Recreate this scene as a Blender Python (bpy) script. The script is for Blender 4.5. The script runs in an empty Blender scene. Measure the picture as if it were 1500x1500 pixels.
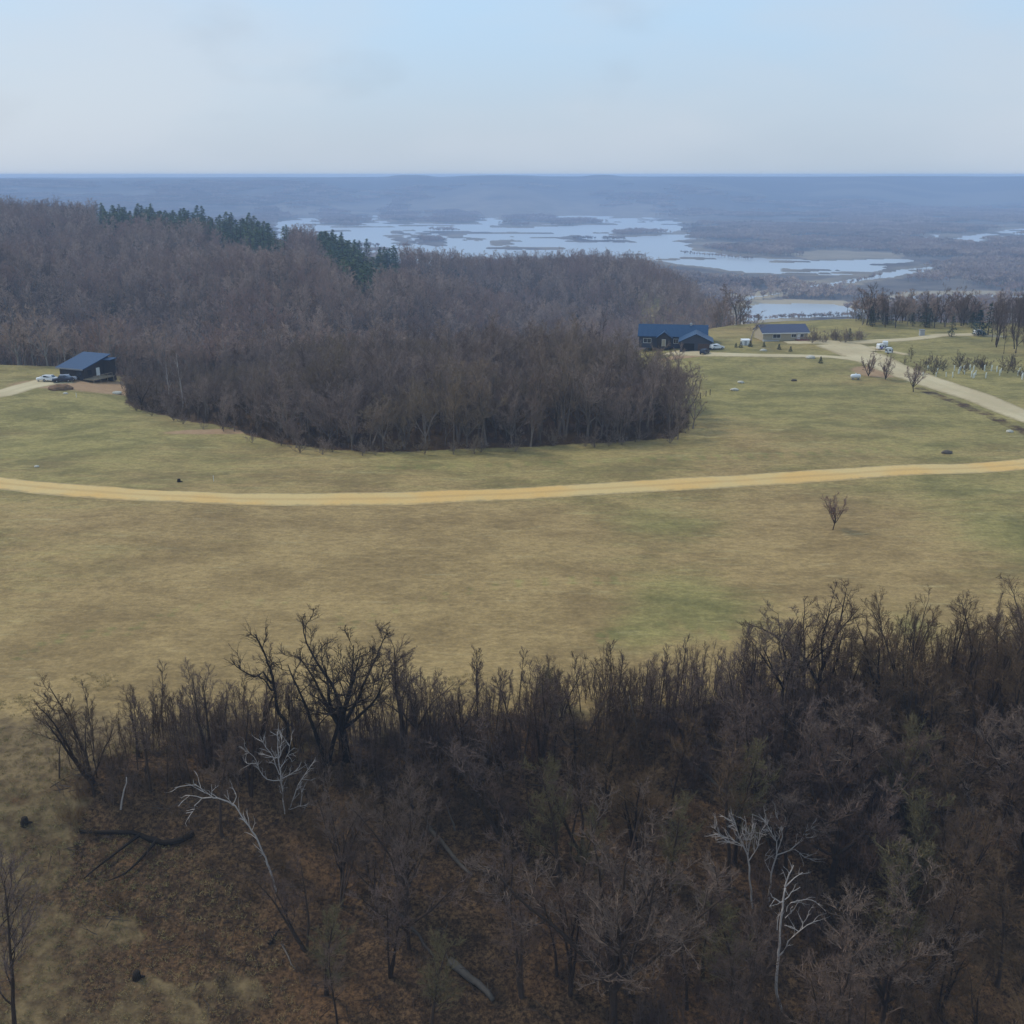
import bpy, bmesh, math, random
import numpy as np
from mathutils import Vector, Matrix, noise as mnoise
random.seed(7); NR = np.random.default_rng(7)
S = bpy.context.scene
COL = S.collection
# ------------------------------------------------------------------ camera geometry
F = 1608.0; P = math.radians(17.08); CZ = 55.0
CP, SP = math.cos(P), math.sin(P)
def ray(u, v):
    a = (u-750)/F; b = (750-v)/F
    return a, CP+b*SP, -SP+b*CP
def project(x, y, z):
    dz = z-CZ
    dep = y*CP - dz*SP
    up = y*SP + dz*CP
    return 750+F*x/dep, 750-F*up/dep
# ------------------------------------------------------------------ terrain
def sst(a, b, x):
    t = np.clip((x-a)/(b-a), 0, 1); return t*t*(3-2*t)
def vnoise(x, y, seed=0):
    xi = np.floor(x).astype(np.int64); yi = np.floor(y).astype(np.int64)
    fx = x-xi; fy = y-yi
    def hsh(i, j):
        n = (i*374761393 + j*668265263 + seed*974711) & 0x7fffffff
        n = ((n ^ (n >> 13))*1274126177) & 0x7fffffff
        return ((n ^ (n >> 16)) & 0xffff)/65535.0
    ux = fx*fx*(3-2*fx); uy = fy*fy*(3-2*fy)
    a = hsh(xi, yi); b = hsh(xi+1, yi); c = hsh(xi, yi+1); d = hsh(xi+1, yi+1)
    return (a*(1-ux)+b*ux)*(1-uy)+(c*(1-ux)+d*ux)*uy
def fbm(x, y, o=4, seed=0):
    s = 0; a = 1; t = 0
    for k in range(o):
        s = s+a*vnoise(x*2**k, y*2**k, seed+k*17); t += a; a *= .5
    return s/t
CU = np.array([-500,-200, 0, 150, 300, 420, 500, 580, 700, 800, 900, 950, 1000, 1050, 1090, 1150, 1230, 1300, 2400])
CR = np.array([280, 287, 296, 301, 311, 329, 346, 366, 376, 373, 373, 380, 408, 450, 500, 0, 0, 0, 0])
CD = np.array([1000,980, 950, 930, 900, 880, 870, 900, 980, 990, 970, 930, 860, 780, 700, 640, 600, 600, 600.])
CZt = CZ - CD*np.tan(P-np.arctan((750-CR)/F)) - 13
CZt[-4:] = [-70, -90, -100, -100]
CT = (CU-750)/F*0.975
ET = np.array([-1.2, -.5, -.36, -.1, .08, .14, .2, .3, .42, 1.3])
EY = np.array([330, 325, 318, 325, 338, 400, 422, 436, 425, 425.])
VALL = -100.0
def near_edge(X):
    return 103+np.clip(X, -60, 90)*0.17
def inpoly(px, py, poly):
    px = np.asarray(px, float); py = np.asarray(py, float)
    r = np.zeros(px.shape, bool); n = len(poly)
    for i in range(n):
        x1, y1 = poly[i]; x2, y2 = poly[(i+1) % n]
        if y1 == y2: continue
        c = ((y1 > py) != (y2 > py)) & (px < (x2-x1)*(py-y1)/(y2-y1)+x1)
        r ^= c
    return r
WATER = [
 [(395,334),(430,318),(520,309),(700,308),(860,312),(1000,320),(1006,345),(1004,362),(1100,376),(1200,380),(1325,380),(1292,398),(1210,403),(1090,398),(1000,388),(960,380),(600,392),(480,360),(395,350)],
 [(1075,462),(1120,444),(1215,443),(1262,456),(1262,463),(1200,466),(1110,469),(1080,472)],
 [(1060,520),(1080,476),(1130,473),(1215,470),(1262,468),(1300,480),(1320,520)],
 [(1350,352),(1368,341),(1378,350),(1370,356)], [(1404,355),(1412,341),(1450,340),(1454,355),(1430,358)], [(1470,350),(1476,336),(1530,332),(1530,352)],
 [(1315,440),(1330,433),(1430,431),(1540,433),(1540,440),(1440,440)],
 [(1155,428),(1180,419),(1240,408),(1290,399),(1400,392),(1400,395),(1310,403),(1250,413),(1190,426)],
 [(1065,446),(1085,438),(1160,425),(1162,428),(1100,441)],
]
ISLE = [
 [(455,327),(470,319),(500,314),(540,322),(542,328),(500,330)], [(563,300),(612,302),(610,324),(602,330),(565,326)],
 [(614,328),(618,319),(700,318),(702,325),(690,330)], [(572,358),(576,339),(592,338),(596,358)],
 [(600,352),(620,342),(650,350),(656,358),(634,361)], [(650,345),(680,341),(696,344),(680,351)],
 [(720,331),(740,320),(800,319),(880,323),(900,330),(820,332)], [(718,356),(740,353),(752,357),(735,361)],
 [(830,350),(848,345),(862,351),(846,354)], [(880,344),(925,338),(960,344),(930,350)],[(1150,372),(1200,366),(1330,371),(1320,379),(1200,383)]]
def watermask(X, Y):
    u, v = project(X, np.maximum(Y, 1.0), VALL)
    u = u+(fbm(X/150, Y/110, 5, 91)-.5)*70; v = v+(fbm(X/260, Y/160, 5, 92)-.5)*11
    w = np.zeros(X.shape, bool)
    for p in WATER: w |= inpoly(u, v, p)
    for p in ISLE: w &= ~inpoly(u, v, p)
    # ragged bars
    b = fbm(X/170+7, Y/95, 5, 33) > .66
    return w & ~(b & (v < 400))
def height(X, Y):
    X = np.asarray(X, float); Y = np.asarray(Y, float)
    z = (fbm(X/60, Y/60, 3, 3)-.5)*2.8*sst(120, 170, Y) + (fbm(X/9, Y/9, 3, 5)-.5)*.35
    ne = near_edge(X)
    d = np.clip(ne-Y, 0, 58)
    z = z - .36*d*sst(0, 10, d) - (fbm(X/14, Y/14, 3, 8)-.5)*2.2*sst(0, 15, d)
    # gentle bowl in front of the middle wood and its dip
    T = X/np.maximum(Y, 30)
    u = 750+F*T/.975
    e = np.interp(T, ET, EY)
    D = np.interp(u, CU, CD); zc = np.interp(u, CU, CZt)
    zv = np.interp(u, [0, 600, 900, 1090, 1180, 1300], [-32, -36, -50, -72, -92, -100])
    Sv = np.interp(u, [0, 1000, 1150], [425, 450, 560])
    dip = sst(235, 320, Y)*sst(.20, .08, T)*sst(-.42, -.3, T)*4
    z = z - dip
    n = (fbm(X/110, Y/110, 4, 21)-.5)*26*sst(e+20, e+180, Y)
    draw = -26*np.exp(-((u-(560+(Y-430)*-.0+ (900-Y)*.62))/70)**2)*sst(470, 560, Y)*sst(900, 760, Y)
    tt_ = np.clip((Y-Sv)/np.maximum(D-Sv, 1), 0, 1); hz = zv+(zc-zv)*(.35*sst(0, 1, tt_)+.65*tt_) + n*(1-sst(D-160, D-20, Y)*.85)+draw
    ra = np.interp(u, [-300, 0, 200, 400, 520, 600, 660, 740, 830, 900, 1000], [352, 354, 362, 378, 400, 410, 420, 442, 480, 540, 700])
    ya = 640+60*np.sin(u/95.0)
    za = CZ-ya*np.tan(P-np.arctan((750-ra)/F))-13
    hz = np.maximum(hz-22*np.exp(-((Y-(ya+120))/70)**2)*sst(480, 600, u)*sst(1010, 930, u), za-((Y-ya)/34)**2*(1+.0*u) + n*.5)
    z = z*(1-sst(e, Sv, Y)) + hz*sst(e, Sv, Y)
    back = sst(D+15, D+420, Y)
    z = z*(1-back)+VALL*back
    # valley floor relief and water
    fl = VALL+1.2+(fbm(X/90, Y/90, 3, 44))*1.2
    k = sst(D+300, D+450, Y)
    z = z*(1-k)+fl*k
    # far bluffs
    R = np.hypot(X, Y)
    br = (fbm(X/700, Y/700, 4, 61)-.5)
    st = 4800+1200*(fbm(T*4+5, T*0, 3, 71)-.5)*2+ np.interp(u, [0, 750, 1500], [-300, 0, 700])
    crest = 41+9*(fbm(T*14+3, T*0+2, 3, 81)-.5)+br*10 + 13*np.exp(-((u-605)/30)**4)+9*np.exp(-((u-880)/22)**4)+7*np.exp(-((u-720)/60)**4)
    crest = crest+np.interp(u, [0, 400, 750, 1500], [-7, -5, 0, 4])
    far = sst(0, 1, np.clip((R-st)/1700, 0, 1)+br*.10*sst(st, st+600, R))
    z = z*(1-far)+np.minimum(crest, 56.5)*far
    return z
def hgt(x, y): return float(height(np.array([x]), np.array([y]))[0])
def ground(u, v):
    a, b, c = ray(u, v); t0 = 40.0/b
    ts = np.concatenate([np.arange(t0, 600, .5), np.arange(600, 6000, 5)])
    zz = CZ+ts*c; hh = height(ts*a, ts*b)
    i = int(np.argmax(zz < hh))
    lo, hi = ts[max(i-1, 0)], ts[i]
    for _ in range(12):
        m = (lo+hi)/2
        if CZ+m*c < hgt(m*a, m*b): hi = m
        else: lo = m
    return Vector((hi*a, hi*b, hgt(hi*a, hi*b)))
def col_at(u, y):   # point on the terrain at distance y seen in column u
    x = (u-750)/F*y
    for _ in range(6):
        z = hgt(x, y); x = (u-750)/F*(y*CP+(CZ-z)*SP)
    return Vector((x, y, hgt(x, y)))
def world_poly(pts): return [tuple(ground(u, v).xy) for u, v in pts]
# ------------------------------------------------------------------ helpers
def new_mesh(name, V, Fc, mats=(), smooth=False):
    me = bpy.data.meshes.new(name); me.from_pydata([tuple(v) for v in V], [], Fc)
    for m in mats: me.materials.append(m)
    if smooth: me.shade_smooth()
    me.update(); return me
def link(name, data, parent=None, loc=None, rz=0, sc=1):
    o = bpy.data.objects.new(name, data); COL.objects.link(o)
    if parent is not None: o.parent = parent
    if loc is not None: o.location = loc
    if rz: o.rotation_euler = (0, 0, rz)
    if sc != 1: o.scale = (sc, sc, sc) if not isinstance(sc, tuple) else sc
    return o
def tag(o, label=None, cat=None, group=None, kind=None):
    if label: o['label'] = label
    if cat: o['category'] = cat
    if group: o['group'] = group
    if kind: o['kind'] = kind
    return o
class MB:
    def __init__(s): s.V = []; s.F = []; s.M = []; s.mi = 0
    def tube(s, pts, rad, n=5):
        V = s.V; b = len(V); k = len(pts)
        for i in range(k):
            d = (pts[min(i+1, k-1)]-pts[max(i-1, 0)])
            if d.length < 1e-6: d = Vector((0, 0, 1))
            d.normalize()
            a = d.orthogonal() if abs(d.z) < .9 else Vector((1, 0, 0)).cross(d)
            if abs(d.z) < .9: a = Vector((0, 0, 1)).cross(d)
            a.normalize(); c = d.cross(a)
            for j in range(n):
                t = 2*math.pi*j/n
                V.append(pts[i]+(a*math.cos(t)+c*math.sin(t))*rad[i])
        for i in range(k-1):
            for j in range(n):
                j2 = (j+1) % n
                s.F.append((b+i*n+j, b+i*n+j2, b+(i+1)*n+j2, b+(i+1)*n+j)); s.M.append(s.mi)
        s.F.append(tuple(b+(k-1)*n+j for j in range(n))); s.M.append(s.mi)
    def ribbon(s, pts, w):
        V = s.V; b = len(V); d = (pts[-1]-pts[0])
        r = Vector((random.gauss(0, 1), random.gauss(0, 1), random.gauss(0, 1)))
        a = d.cross(r)
        if a.length < 1e-6: a = Vector((1, 0, 0))
        a.normalize(); k = len(pts)
        for i in range(k-1):
            q = a*(w*(1-.55*i/(k-1))/2)
            V.append(pts[i]-q); V.append(pts[i]+q)
        V.append(pts[-1])
        for i in range(k-2): s.F.append((b+2*i, b+2*i+1, b+2*i+3, b+2*i+2)); s.M.append(s.mi)
        i = k-2; s.F.append((b+2*i, b+2*i+1, b+2*i+2)); s.M.append(s.mi)
    def box(s, x0, x1, y0, y1, z0, z1):
        b = len(s.V)
        for z in (z0, z1):
            for x, y in ((x0, y0), (x1, y0), (x1, y1), (x0, y1)): s.V.append(Vector((x, y, z)))
        for f in ((3, 2, 1, 0), (4, 5, 6, 7), (0, 1, 5, 4), (1, 2, 6, 5), (2, 3, 7, 6), (3, 0, 4, 7)):
            s.F.append(tuple(b+i for i in f)); s.M.append(s.mi)
    def poly(s, pts):
        b = len(s.V); s.V += [Vector(p) for p in pts]; s.F.append(tuple(range(b, b+len(pts)))); s.M.append(s.mi)
    def prism(s, prof, y0, y1, axis='y'):   # closed outline (a, z) extruded along an axis
        n = len(prof); b = len(s.V)
        for y in (y0, y1):
            for a, z in prof: s.V.append(Vector((a, y, z)) if axis == 'y' else Vector((y, a, z)))
        s.F.append(tuple(range(b, b+n))); s.F.append(tuple(range(b+2*n-1, b+n-1, -1))); s.M += [s.mi]*2
        for i in range(n):
            j = (i+1) % n; s.F.append((b+i, b+n+i, b+n+j, b+j)); s.M.append(s.mi)
    def mesh(s, name, mats, smooth=False, fix=False):
        me = bpy.data.meshes.new(name); me.from_pydata([tuple(v) for v in s.V], [], s.F)
        for m in mats: me.materials.append(m)
        if len(mats) > 1: me.polygons.foreach_set('material_index', s.M)
        if fix:
            bm = bmesh.new(); bm.from_mesh(me); bmesh.ops.recalc_face_normals(bm, faces=bm.faces); bm.to_mesh(me); bm.free()
        if smooth: me.shade_smooth()
        me.update(); return me
    def build(s, name, mat, parent=None, **k):
        return link(name, s.mesh(name, [mat], fix=True), parent, **k)
# ------------------------------------------------------------------ materials
def nt(name):
    m = bpy.data.materials.new(name); m.use_nodes = True; t = m.node_tree; t.nodes.clear()
    out = t.nodes.new('ShaderNodeOutputMaterial'); b = t.nodes.new('ShaderNodeBsdfPrincipled')
    b.inputs['Roughness'].default_value = .9; b.inputs['Specular IOR Level'].default_value = .15
    t.links.new(b.outputs[0], out.inputs[0]); return m, t, b
def N(t, typ, **k):
    n = t.nodes.new(typ)
    for a, v in k.items(): setattr(n, a, v)
    return n
def mixc(t, f, a, b, mode='MIX'):
    n = t.nodes.new('ShaderNodeMix'); n.data_type = 'RGBA'; n.blend_type = mode
    for s, v in ((n.inputs['Factor'], f), (n.inputs['A'], a), (n.inputs['B'], b)):
        if hasattr(v, 'links'): t.links.new(v, s)
        else: s.default_value = v if not isinstance(v, tuple) else (*v[:3], 1)
    return n.outputs['Result']
def noise(t, vec, scale, detail=4, rough=.55):
    n = t.nodes.new('ShaderNodeTexNoise'); n.inputs['Scale'].default_value = scale
    n.inputs['Detail'].default_value = detail; n.inputs['Roughness'].default_value = rough
    if vec is not None: t.links.new(vec, n.inputs['Vector'])
    return n.outputs['Fac']
def rng(t, v, a, b, c=0, d=1):
    n = t.nodes.new('ShaderNodeMapRange'); n.interpolation_type = 'SMOOTHSTEP'
    t.links.new(v, n.inputs[0])
    for i, q in enumerate((a, b, c, d)): n.inputs[i+1].default_value = q
    return n.outputs[0]
def mathn(t, op, a, b):
    n = t.nodes.new('ShaderNodeMath'); n.operation = op
    for s, v in ((n.inputs[0], a), (n.inputs[1], b)):
        if hasattr(v, 'links'): t.links.new(v, s)
        else: s.default_value = v
    return n.outputs[0]
def mapping(t, vec, sc, rot=0):
    n = t.nodes.new('ShaderNodeMapping'); n.inputs['Scale'].default_value = sc; n.inputs['Rotation'].default_value = (0, 0, rot)
    t.links.new(vec, n.inputs[0]); return n.outputs[0]
def bark(name, c1, c2, c3=None, var=.35):
    m, t, b = nt(name)
    oi = N(t, 'ShaderNodeObjectInfo'); g = N(t, 'ShaderNodeNewGeometry')
    c = mixc(t, oi.outputs['Random'], c1, c2)
    if c3:
        n = noise(t, oi.outputs['Location'], .03, 2); c = mixc(t, rng(t, n, .48, .62), c, c3)
    n2 = noise(t, g.outputs['Position'], 3.0, 3)
    c = mixc(t, 1.0, c, mixc(t, n2, (1-var,)*3, (1+var,)*3), 'MULTIPLY')
    t.links.new(c, b.inputs['Base Color']); return m
def plain(name, col, rough=.8, spec=.2, metal=0, var=.12, scale=2.0):
    m, t, b = nt(name); tc = N(t, 'ShaderNodeTexCoord')
    n = noise(t, tc.outputs['Object'], scale, 4)
    c = mixc(t, 1.0, col, mixc(t, n, (1-var,)*3, (1+var,)*3), 'MULTIPLY')
    t.links.new(c, b.inputs['Base Color']); b.inputs['Roughness'].default_value = rough
    b.inputs['Specular IOR Level'].default_value = spec; b.inputs['Metallic'].default_value = metal; return m
def ribbed(name, col, rough, period, axis=0, var=.18):
    m, t, b = nt(name); tc = N(t, 'ShaderNodeTexCoord'); w = N(t, 'ShaderNodeTexWave')
    w.bands_direction = 'XYZ'[axis]; w.inputs['Scale'].default_value = .314/period; t.links.new(tc.outputs['Object'], w.inputs[0])
    n = noise(t, tc.outputs['Object'], 1.3, 4)
    c = mixc(t, 1.0, col, mixc(t, mathn(t, 'MULTIPLY', w.outputs['Fac'], n), (1-var,)*3, (1+var,)*3), 'MULTIPLY')
    t.links.new(c, b.inputs['Base Color']); b.inputs['Roughness'].default_value = rough; b.inputs['Specular IOR Level'].default_value = .2
    bp = N(t, 'ShaderNodeBump'); bp.inputs['Strength'].default_value = .6; bp.inputs['Distance'].default_value = .05
    t.links.new(w.outputs['Fac'], bp.inputs['Height']); t.links.new(bp.outputs[0], b.inputs['Normal']); return m
M = {}
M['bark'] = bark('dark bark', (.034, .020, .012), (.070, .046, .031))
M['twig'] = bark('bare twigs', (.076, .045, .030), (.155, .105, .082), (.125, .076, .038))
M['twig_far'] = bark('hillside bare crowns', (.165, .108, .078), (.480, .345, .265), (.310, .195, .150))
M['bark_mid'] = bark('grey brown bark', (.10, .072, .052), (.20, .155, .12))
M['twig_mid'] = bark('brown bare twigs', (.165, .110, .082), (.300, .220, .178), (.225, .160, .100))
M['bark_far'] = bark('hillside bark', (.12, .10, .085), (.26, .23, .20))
M['black_bark'] = bark('blackish oak bark', (.018, .012, .007), (.028, .020, .014))
M['grey_twig'] = bark('grey brown twigs', (.145, .098, .070), (.180, .126, .092))
M['rust_twig'] = bark('reddish brown twigs', (.24, .145, .11), (.26, .16, .12))
M['olive_twig'] = bark('olive budding twigs', (.125, .098, .045), (.135, .105, .05))
M['white_bark'] = bark('bleached dead wood', (.33, .285, .25), (.40, .34, .30))
M['log'] = bark('rotting log', (.050, .038, .030), (.09, .072, .06))
M['pale_log'] = bark('grey weathered log', (.10, .08, .062), (.14, .11, .085))
M['needle'] = bark('pine needles', (.055, .095, .030), (.100, .125, .045), (.050, .090, .042), .3)
M['cedar'] = bark('dark cedar foliage', (.026, .038, .024), (.042, .055, .030))
M['blue_spruce'] = bark('blue green spruce', (.018, .045, .042), (.022, .05, .045))
M['brush'] = bark('dead brush', (.060, .038, .024), (.120, .080, .052), (.14, .08, .036))
M['straw'] = bark('dry grass blades', (.36, .26, .115), (.27, .20, .085), (.22, .18, .07))
M['blue_roof'] = ribbed('blue metal roofing', (.010, .048, .120), .42, .45)
M['blue_roof_y'] = ribbed('blue metal roofing across', (.010, .048, .120), .42, .45, 1)
M['navy_roof'] = ribbed('navy metal roofing', (.008, .042, .105), .42, .5)
M['navy_roof_y'] = ribbed('navy metal roofing across', (.008, .042, .105), .42, .5, 1)
M['grey_roof'] = ribbed('slate blue roofing', (.070, .082, .135), .6, .5)
M['dark_wall'] = ribbed('dark stained siding', (.040, .032, .032), .8, .25)
M['slate_wall'] = ribbed('slate blue siding', (.052, .060, .085), .75, .2, 2)
M['tan_wall'] = ribbed('tan siding', (.44, .37, .26), .75, .2, 2)
M['glass'] = plain('window glass', (.02, .025, .035), .08, .6, var=0)
M['white'] = plain('white paint', (.72, .72, .70), .45, .4, var=.06)
M['black'] = plain('black void', (.008, .008, .010), .8, .1)
M['deck'] = plain('weathered deck boards', (.22, .17, .11), .85, .2)
M['red_deck'] = plain('red brown deck', (.20, .07, .045), .8, .2)
M['garage_door'] = ribbed('brown garage door', (.10, .062, .048), .7, .5, 2)
M['tyre'] = plain('tyre rubber', (.015, .015, .016), .9, .1)
M['rim'] = plain('alloy rim', (.35, .36, .38), .4, .5, .6)
M['car_white'] = plain('white car paint', (.68, .69, .70), .25, .5, var=.03)
M['car_dark'] = plain('dark blue car paint', (.025, .03, .05), .25, .5, var=.03)
M['car_silver'] = plain('silver car paint', (.34, .38, .45), .3, .5, .3, var=.03)
M['steel'] = plain('grey steel', (.25, .25, .26), .5, .4, .5)
M['lamp'] = plain('lamp lens', (.5, .5, .5), .2, .5)
M['purple'] = plain('purple tarpaulin', (.18, .13, .38), .6, .2)
M['rock'] = plain('pale limestone', (.46, .43, .36), .9, .1, var=.3)
M['brick'] = plain('concrete block', (.36, .36, .36), .9, .1)
M['tube'] = plain('plastic tree shelter', (.62, .64, .58), .5, .3, var=.1)

def mat_gravel(name, c1, c2, c3):
    m, t, b = nt(name); g = N(t, 'ShaderNodeNewGeometry'); p = g.outputs['Position']
    c = mixc(t, rng(t, noise(t, p, .06, 3), .38, .62), c1, c2)
    uv = N(t, 'ShaderNodeUVMap'); sx = N(t, 'ShaderNodeSeparateXYZ'); t.links.new(uv.outputs[0], sx.inputs[0])
    # wheel lines: the uv's x runs 0..1 across the road
    d = mathn(t, 'ABSOLUTE', mathn(t, 'SUBTRACT', sx.outputs[0], .5), 0)
    crown = rng(t, d, .13, .04); edge = rng(t, mathn(t, 'ADD', d, mathn(t, 'MULTIPLY', noise(t, p, .6, 5), .30)), .50, .66)
    c = mixc(t, mathn(t, 'MULTIPLY', crown, .45), c, c3)
    c = mixc(t, mathn(t, 'MULTIPLY', edge, .75), c, (.26, .20, .10))
    c = mixc(t, 1.0, c, mixc(t, noise(t, p, 2.2, 5, .7), (.80,)*3, (1.18,)*3), 'MULTIPLY')
    t.links.new(c, b.inputs['Base Color'])
    bp = N(t, 'ShaderNodeBump'); bp.inputs['Strength'].default_value = .5; bp.inputs['Distance'].default_value = .06
    t.links.new(noise(t, p, 5, 4), bp.inputs['Height']); t.links.new(bp.outputs[0], b.inputs['Normal']); return m
M['road'] = mat_gravel('orange tan gravel', (.58, .36, .125), (.54, .39, .17), (.42, .27, .105))
M['drive'] = mat_gravel('pale gravel', (.50, .41, .25), (.43, .34, .20), (.40, .33, .19))

def mat_ground():
    m, t, b = nt('hay field, leaf litter and valley floor'); g = N(t, 'ShaderNodeNewGeometry'); p = g.outputs['Position']
    za = N(t, 'ShaderNodeAttribute', attribute_name='zone'); zs = N(t, 'ShaderNodeSeparateColor'); t.links.new(za.outputs['Color'], zs.inputs[0])
    va = N(t, 'ShaderNodeAttribute', attribute_name='vale'); vs = N(t, 'ShaderNodeSeparateColor'); t.links.new(va.outputs['Color'], vs.inputs[0])
    # ---- grass
    big = noise(t, p, .016, 4, .6); mid = noise(t, mapping(t, p, (.7, 1.0, 1), .12), .085, 6, .72)
    streak = noise(t, mapping(t, p, (.16, 1.0, 1), .07), .55, 5, .7); fine = noise(t, p, 1.6, 6, .8)
    dry = mixc(t, rng(t, mid, .36, .62), (.218, .146, .060), (.312, .214, .090))
    grn = mixc(t, rng(t, mid, .36, .62), (.150, .130, .044), (.262, .214, .076))
    gf = mathn(t, 'ADD', mathn(t, 'MULTIPLY', mathn(t, 'SUBTRACT', big, .5), 1.5), zs.outputs[2])
    gf = mathn(t, 'ADD', gf, mathn(t, 'MULTIPLY', mathn(t, 'SUBTRACT', streak, .5), .9))
    c = mixc(t, rng(t, gf, .15, .85), dry, grn)
    c = mixc(t, mathn(t, 'MULTIPLY', rng(t, streak, .56, .78), .5), c, (.46, .36, .19))
    c = mixc(t, mathn(t, 'MULTIPLY', rng(t, mid, .42, .22), .5), c, (.190, .135, .065))
    tuft = noise(t, mapping(t, p, (.6, 1, 1)), .9, 4, .75)
    c = mixc(t, 1.0, c, mixc(t, rng(t, tuft, .28, .72), (.80, .80, .79), (1.18, 1.18, 1.17)), 'MULTIPLY')
    c = mixc(t, 1.0, c, mixc(t, rng(t, fine, .3, .7), (.80, .80, .79), (1.2, 1.2, 1.2)), 'MULTIPLY')
    dim_rank = mixc(t, rng(t, noise(t, p, .7, 5, .7), .3, .7), (.085, .055, .026), (.205, .142, .066))  # rough brown grass, its colour also darkened for the dimmer foreground
    c = mixc(t, rng(t, mathn(t, 'ADD', za.outputs['Alpha'], mathn(t, 'MULTIPLY', mathn(t, 'SUBTRACT', noise(t, p, .12, 5, .7), .5), 1.2)), .3, .7), c, dim_rank)
    # ---- soil
    soil = mixc(t, noise(t, p, .5, 5, .7), (.20, .105, .055), (.42, .29, .16))
    c = mixc(t, rng(t, mathn(t, 'ADD', zs.outputs[1], mathn(t, 'MULTIPLY', mathn(t, 'SUBTRACT', fine, .5), .8)), .35, .65), c, soil)
    # ---- forest floor
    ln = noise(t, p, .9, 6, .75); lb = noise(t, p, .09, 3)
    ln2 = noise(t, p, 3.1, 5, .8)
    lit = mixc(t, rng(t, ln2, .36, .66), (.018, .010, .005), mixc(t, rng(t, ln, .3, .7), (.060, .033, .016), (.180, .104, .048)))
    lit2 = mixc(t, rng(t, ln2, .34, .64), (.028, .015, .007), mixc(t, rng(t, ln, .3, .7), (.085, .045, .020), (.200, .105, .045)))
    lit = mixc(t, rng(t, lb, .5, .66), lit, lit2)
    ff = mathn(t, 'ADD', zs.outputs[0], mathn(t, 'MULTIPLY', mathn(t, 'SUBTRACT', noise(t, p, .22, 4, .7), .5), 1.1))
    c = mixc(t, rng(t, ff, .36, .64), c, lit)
    # ---- valley
    vn = noise(t, p, .012, 6, .65)
    v = mixc(t, rng(t, vn, .4, .62), (.060, .048, .045), (.13, .105, .085))
    vg = mixc(t, vn, (.28, .22, .14), (.42, .34, .22))
    v = mixc(t, vs.outputs[1], v, vg)
    fl = mixc(t, rng(t, noise(t, mapping(t, p, (.5, 1.6, 1)), .0022, 3), .52, .58), (.045, .04, .04), (.11, .095, .075))
    v = mixc(t, vs.outputs[2], v, fl)
    c = mixc(t, vs.outputs[0], c, v)
    t.links.new(c, b.inputs['Base Color'])
    bp = N(t, 'ShaderNodeBump'); bp.inputs['Strength'].default_value = .7; bp.inputs['Distance'].default_value = .18
    t.links.new(mathn(t, 'ADD', ln, tuft), bp.inputs['Height']); t.links.new(bp.outputs[0], b.inputs['Normal'])
    return m
M['ground'] = mat_ground()
m, t, b = nt('river water'); b.inputs['Base Color'].default_value = (.36, .39, .42, 1); b.inputs['Roughness'].default_value = .3
b.inputs['Specular IOR Level'].default_value = 1.0; b.inputs['IOR'].default_value = 1.33
g = N(t, 'ShaderNodeNewGeometry'); bp = N(t, 'ShaderNodeBump'); bp.inputs['Strength'].default_value = .12; bp.inputs['Distance'].default_value = .4
t.links.new(noise(t, g.outputs['Position'], .15, 4), bp.inputs['Height']); t.links.new(bp.outputs[0], b.inputs['Normal']); M['water'] = m

def catmull(pts, step):
    out = []; n = len(pts)
    for i in range(n-1):
        p0, p1, p2, p3 = pts[max(i-1, 0)], pts[i], pts[i+1], pts[min(i+2, n-1)]
        k = max(2, int((p2-p1).length/step))
        for j in range(k):
            t = j/k
            out.append(.5*((2*p1)+(p2-p0)*t+(2*p0-5*p1+4*p2-p3)*t*t+(3*p1-p0-3*p2+p3)*t**3))
    out.append(pts[-1]); return out
# ------------------------------------------------------------------ zones
NEARP = world_poly([(90,1165),(130,1120),(250,1100),(330,1092),(480,1100),(600,1085),(760,1062),(900,1052),(1010,1042),(1120,1018),(1250,1000),(1380,985),(1520,962),(1700,950)]) \
      + [(120, 40), (-5, 40)] + world_poly([(470,1500),(400,1350),(250,1230),(140,1200)])
LITTER = world_poly([(60,1130),(130,1112),(330,1085),(760,1055),(1010,1035),(1250,992),(1520,955),(1800,940)]) + [(130, 35), (-14, 35)] + world_poly([(330,1500),(190,1400),(110,1260)])
MIDP = world_poly([(190,592),(260,612),(330,628),(400,648),(450,657),(560,662),(700,657),(850,650),(985,643),(1008,625),(1010,600)]) + [(38, 268), (36, 300), (30, 335), (10, 372), (-190, 360), (-116, 322)]
def forest_mask(X, Y):
    T = X/np.maximum(Y, 30); e = np.interp(T, ET, EY)
    n = (fbm(X/7, Y/7, 2, 12)-.5)*5
    def soft(poly, r, q):
        s_ = np.zeros(X.shape); 
        for k in range(8):
            s_ += inpoly(X+n*q+r*math.cos(k*.785)*(.4+.6*(k % 2)), Y+n*q+r*math.sin(k*.785)*(.4+.6*(k % 2)), poly)
        return s_/8
    return soft(LITTER, 6.0, 2.4), soft(MIDP, 2.0, .6), sst(e+4, e+14, Y)*sst(.13, .10, T)
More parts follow.
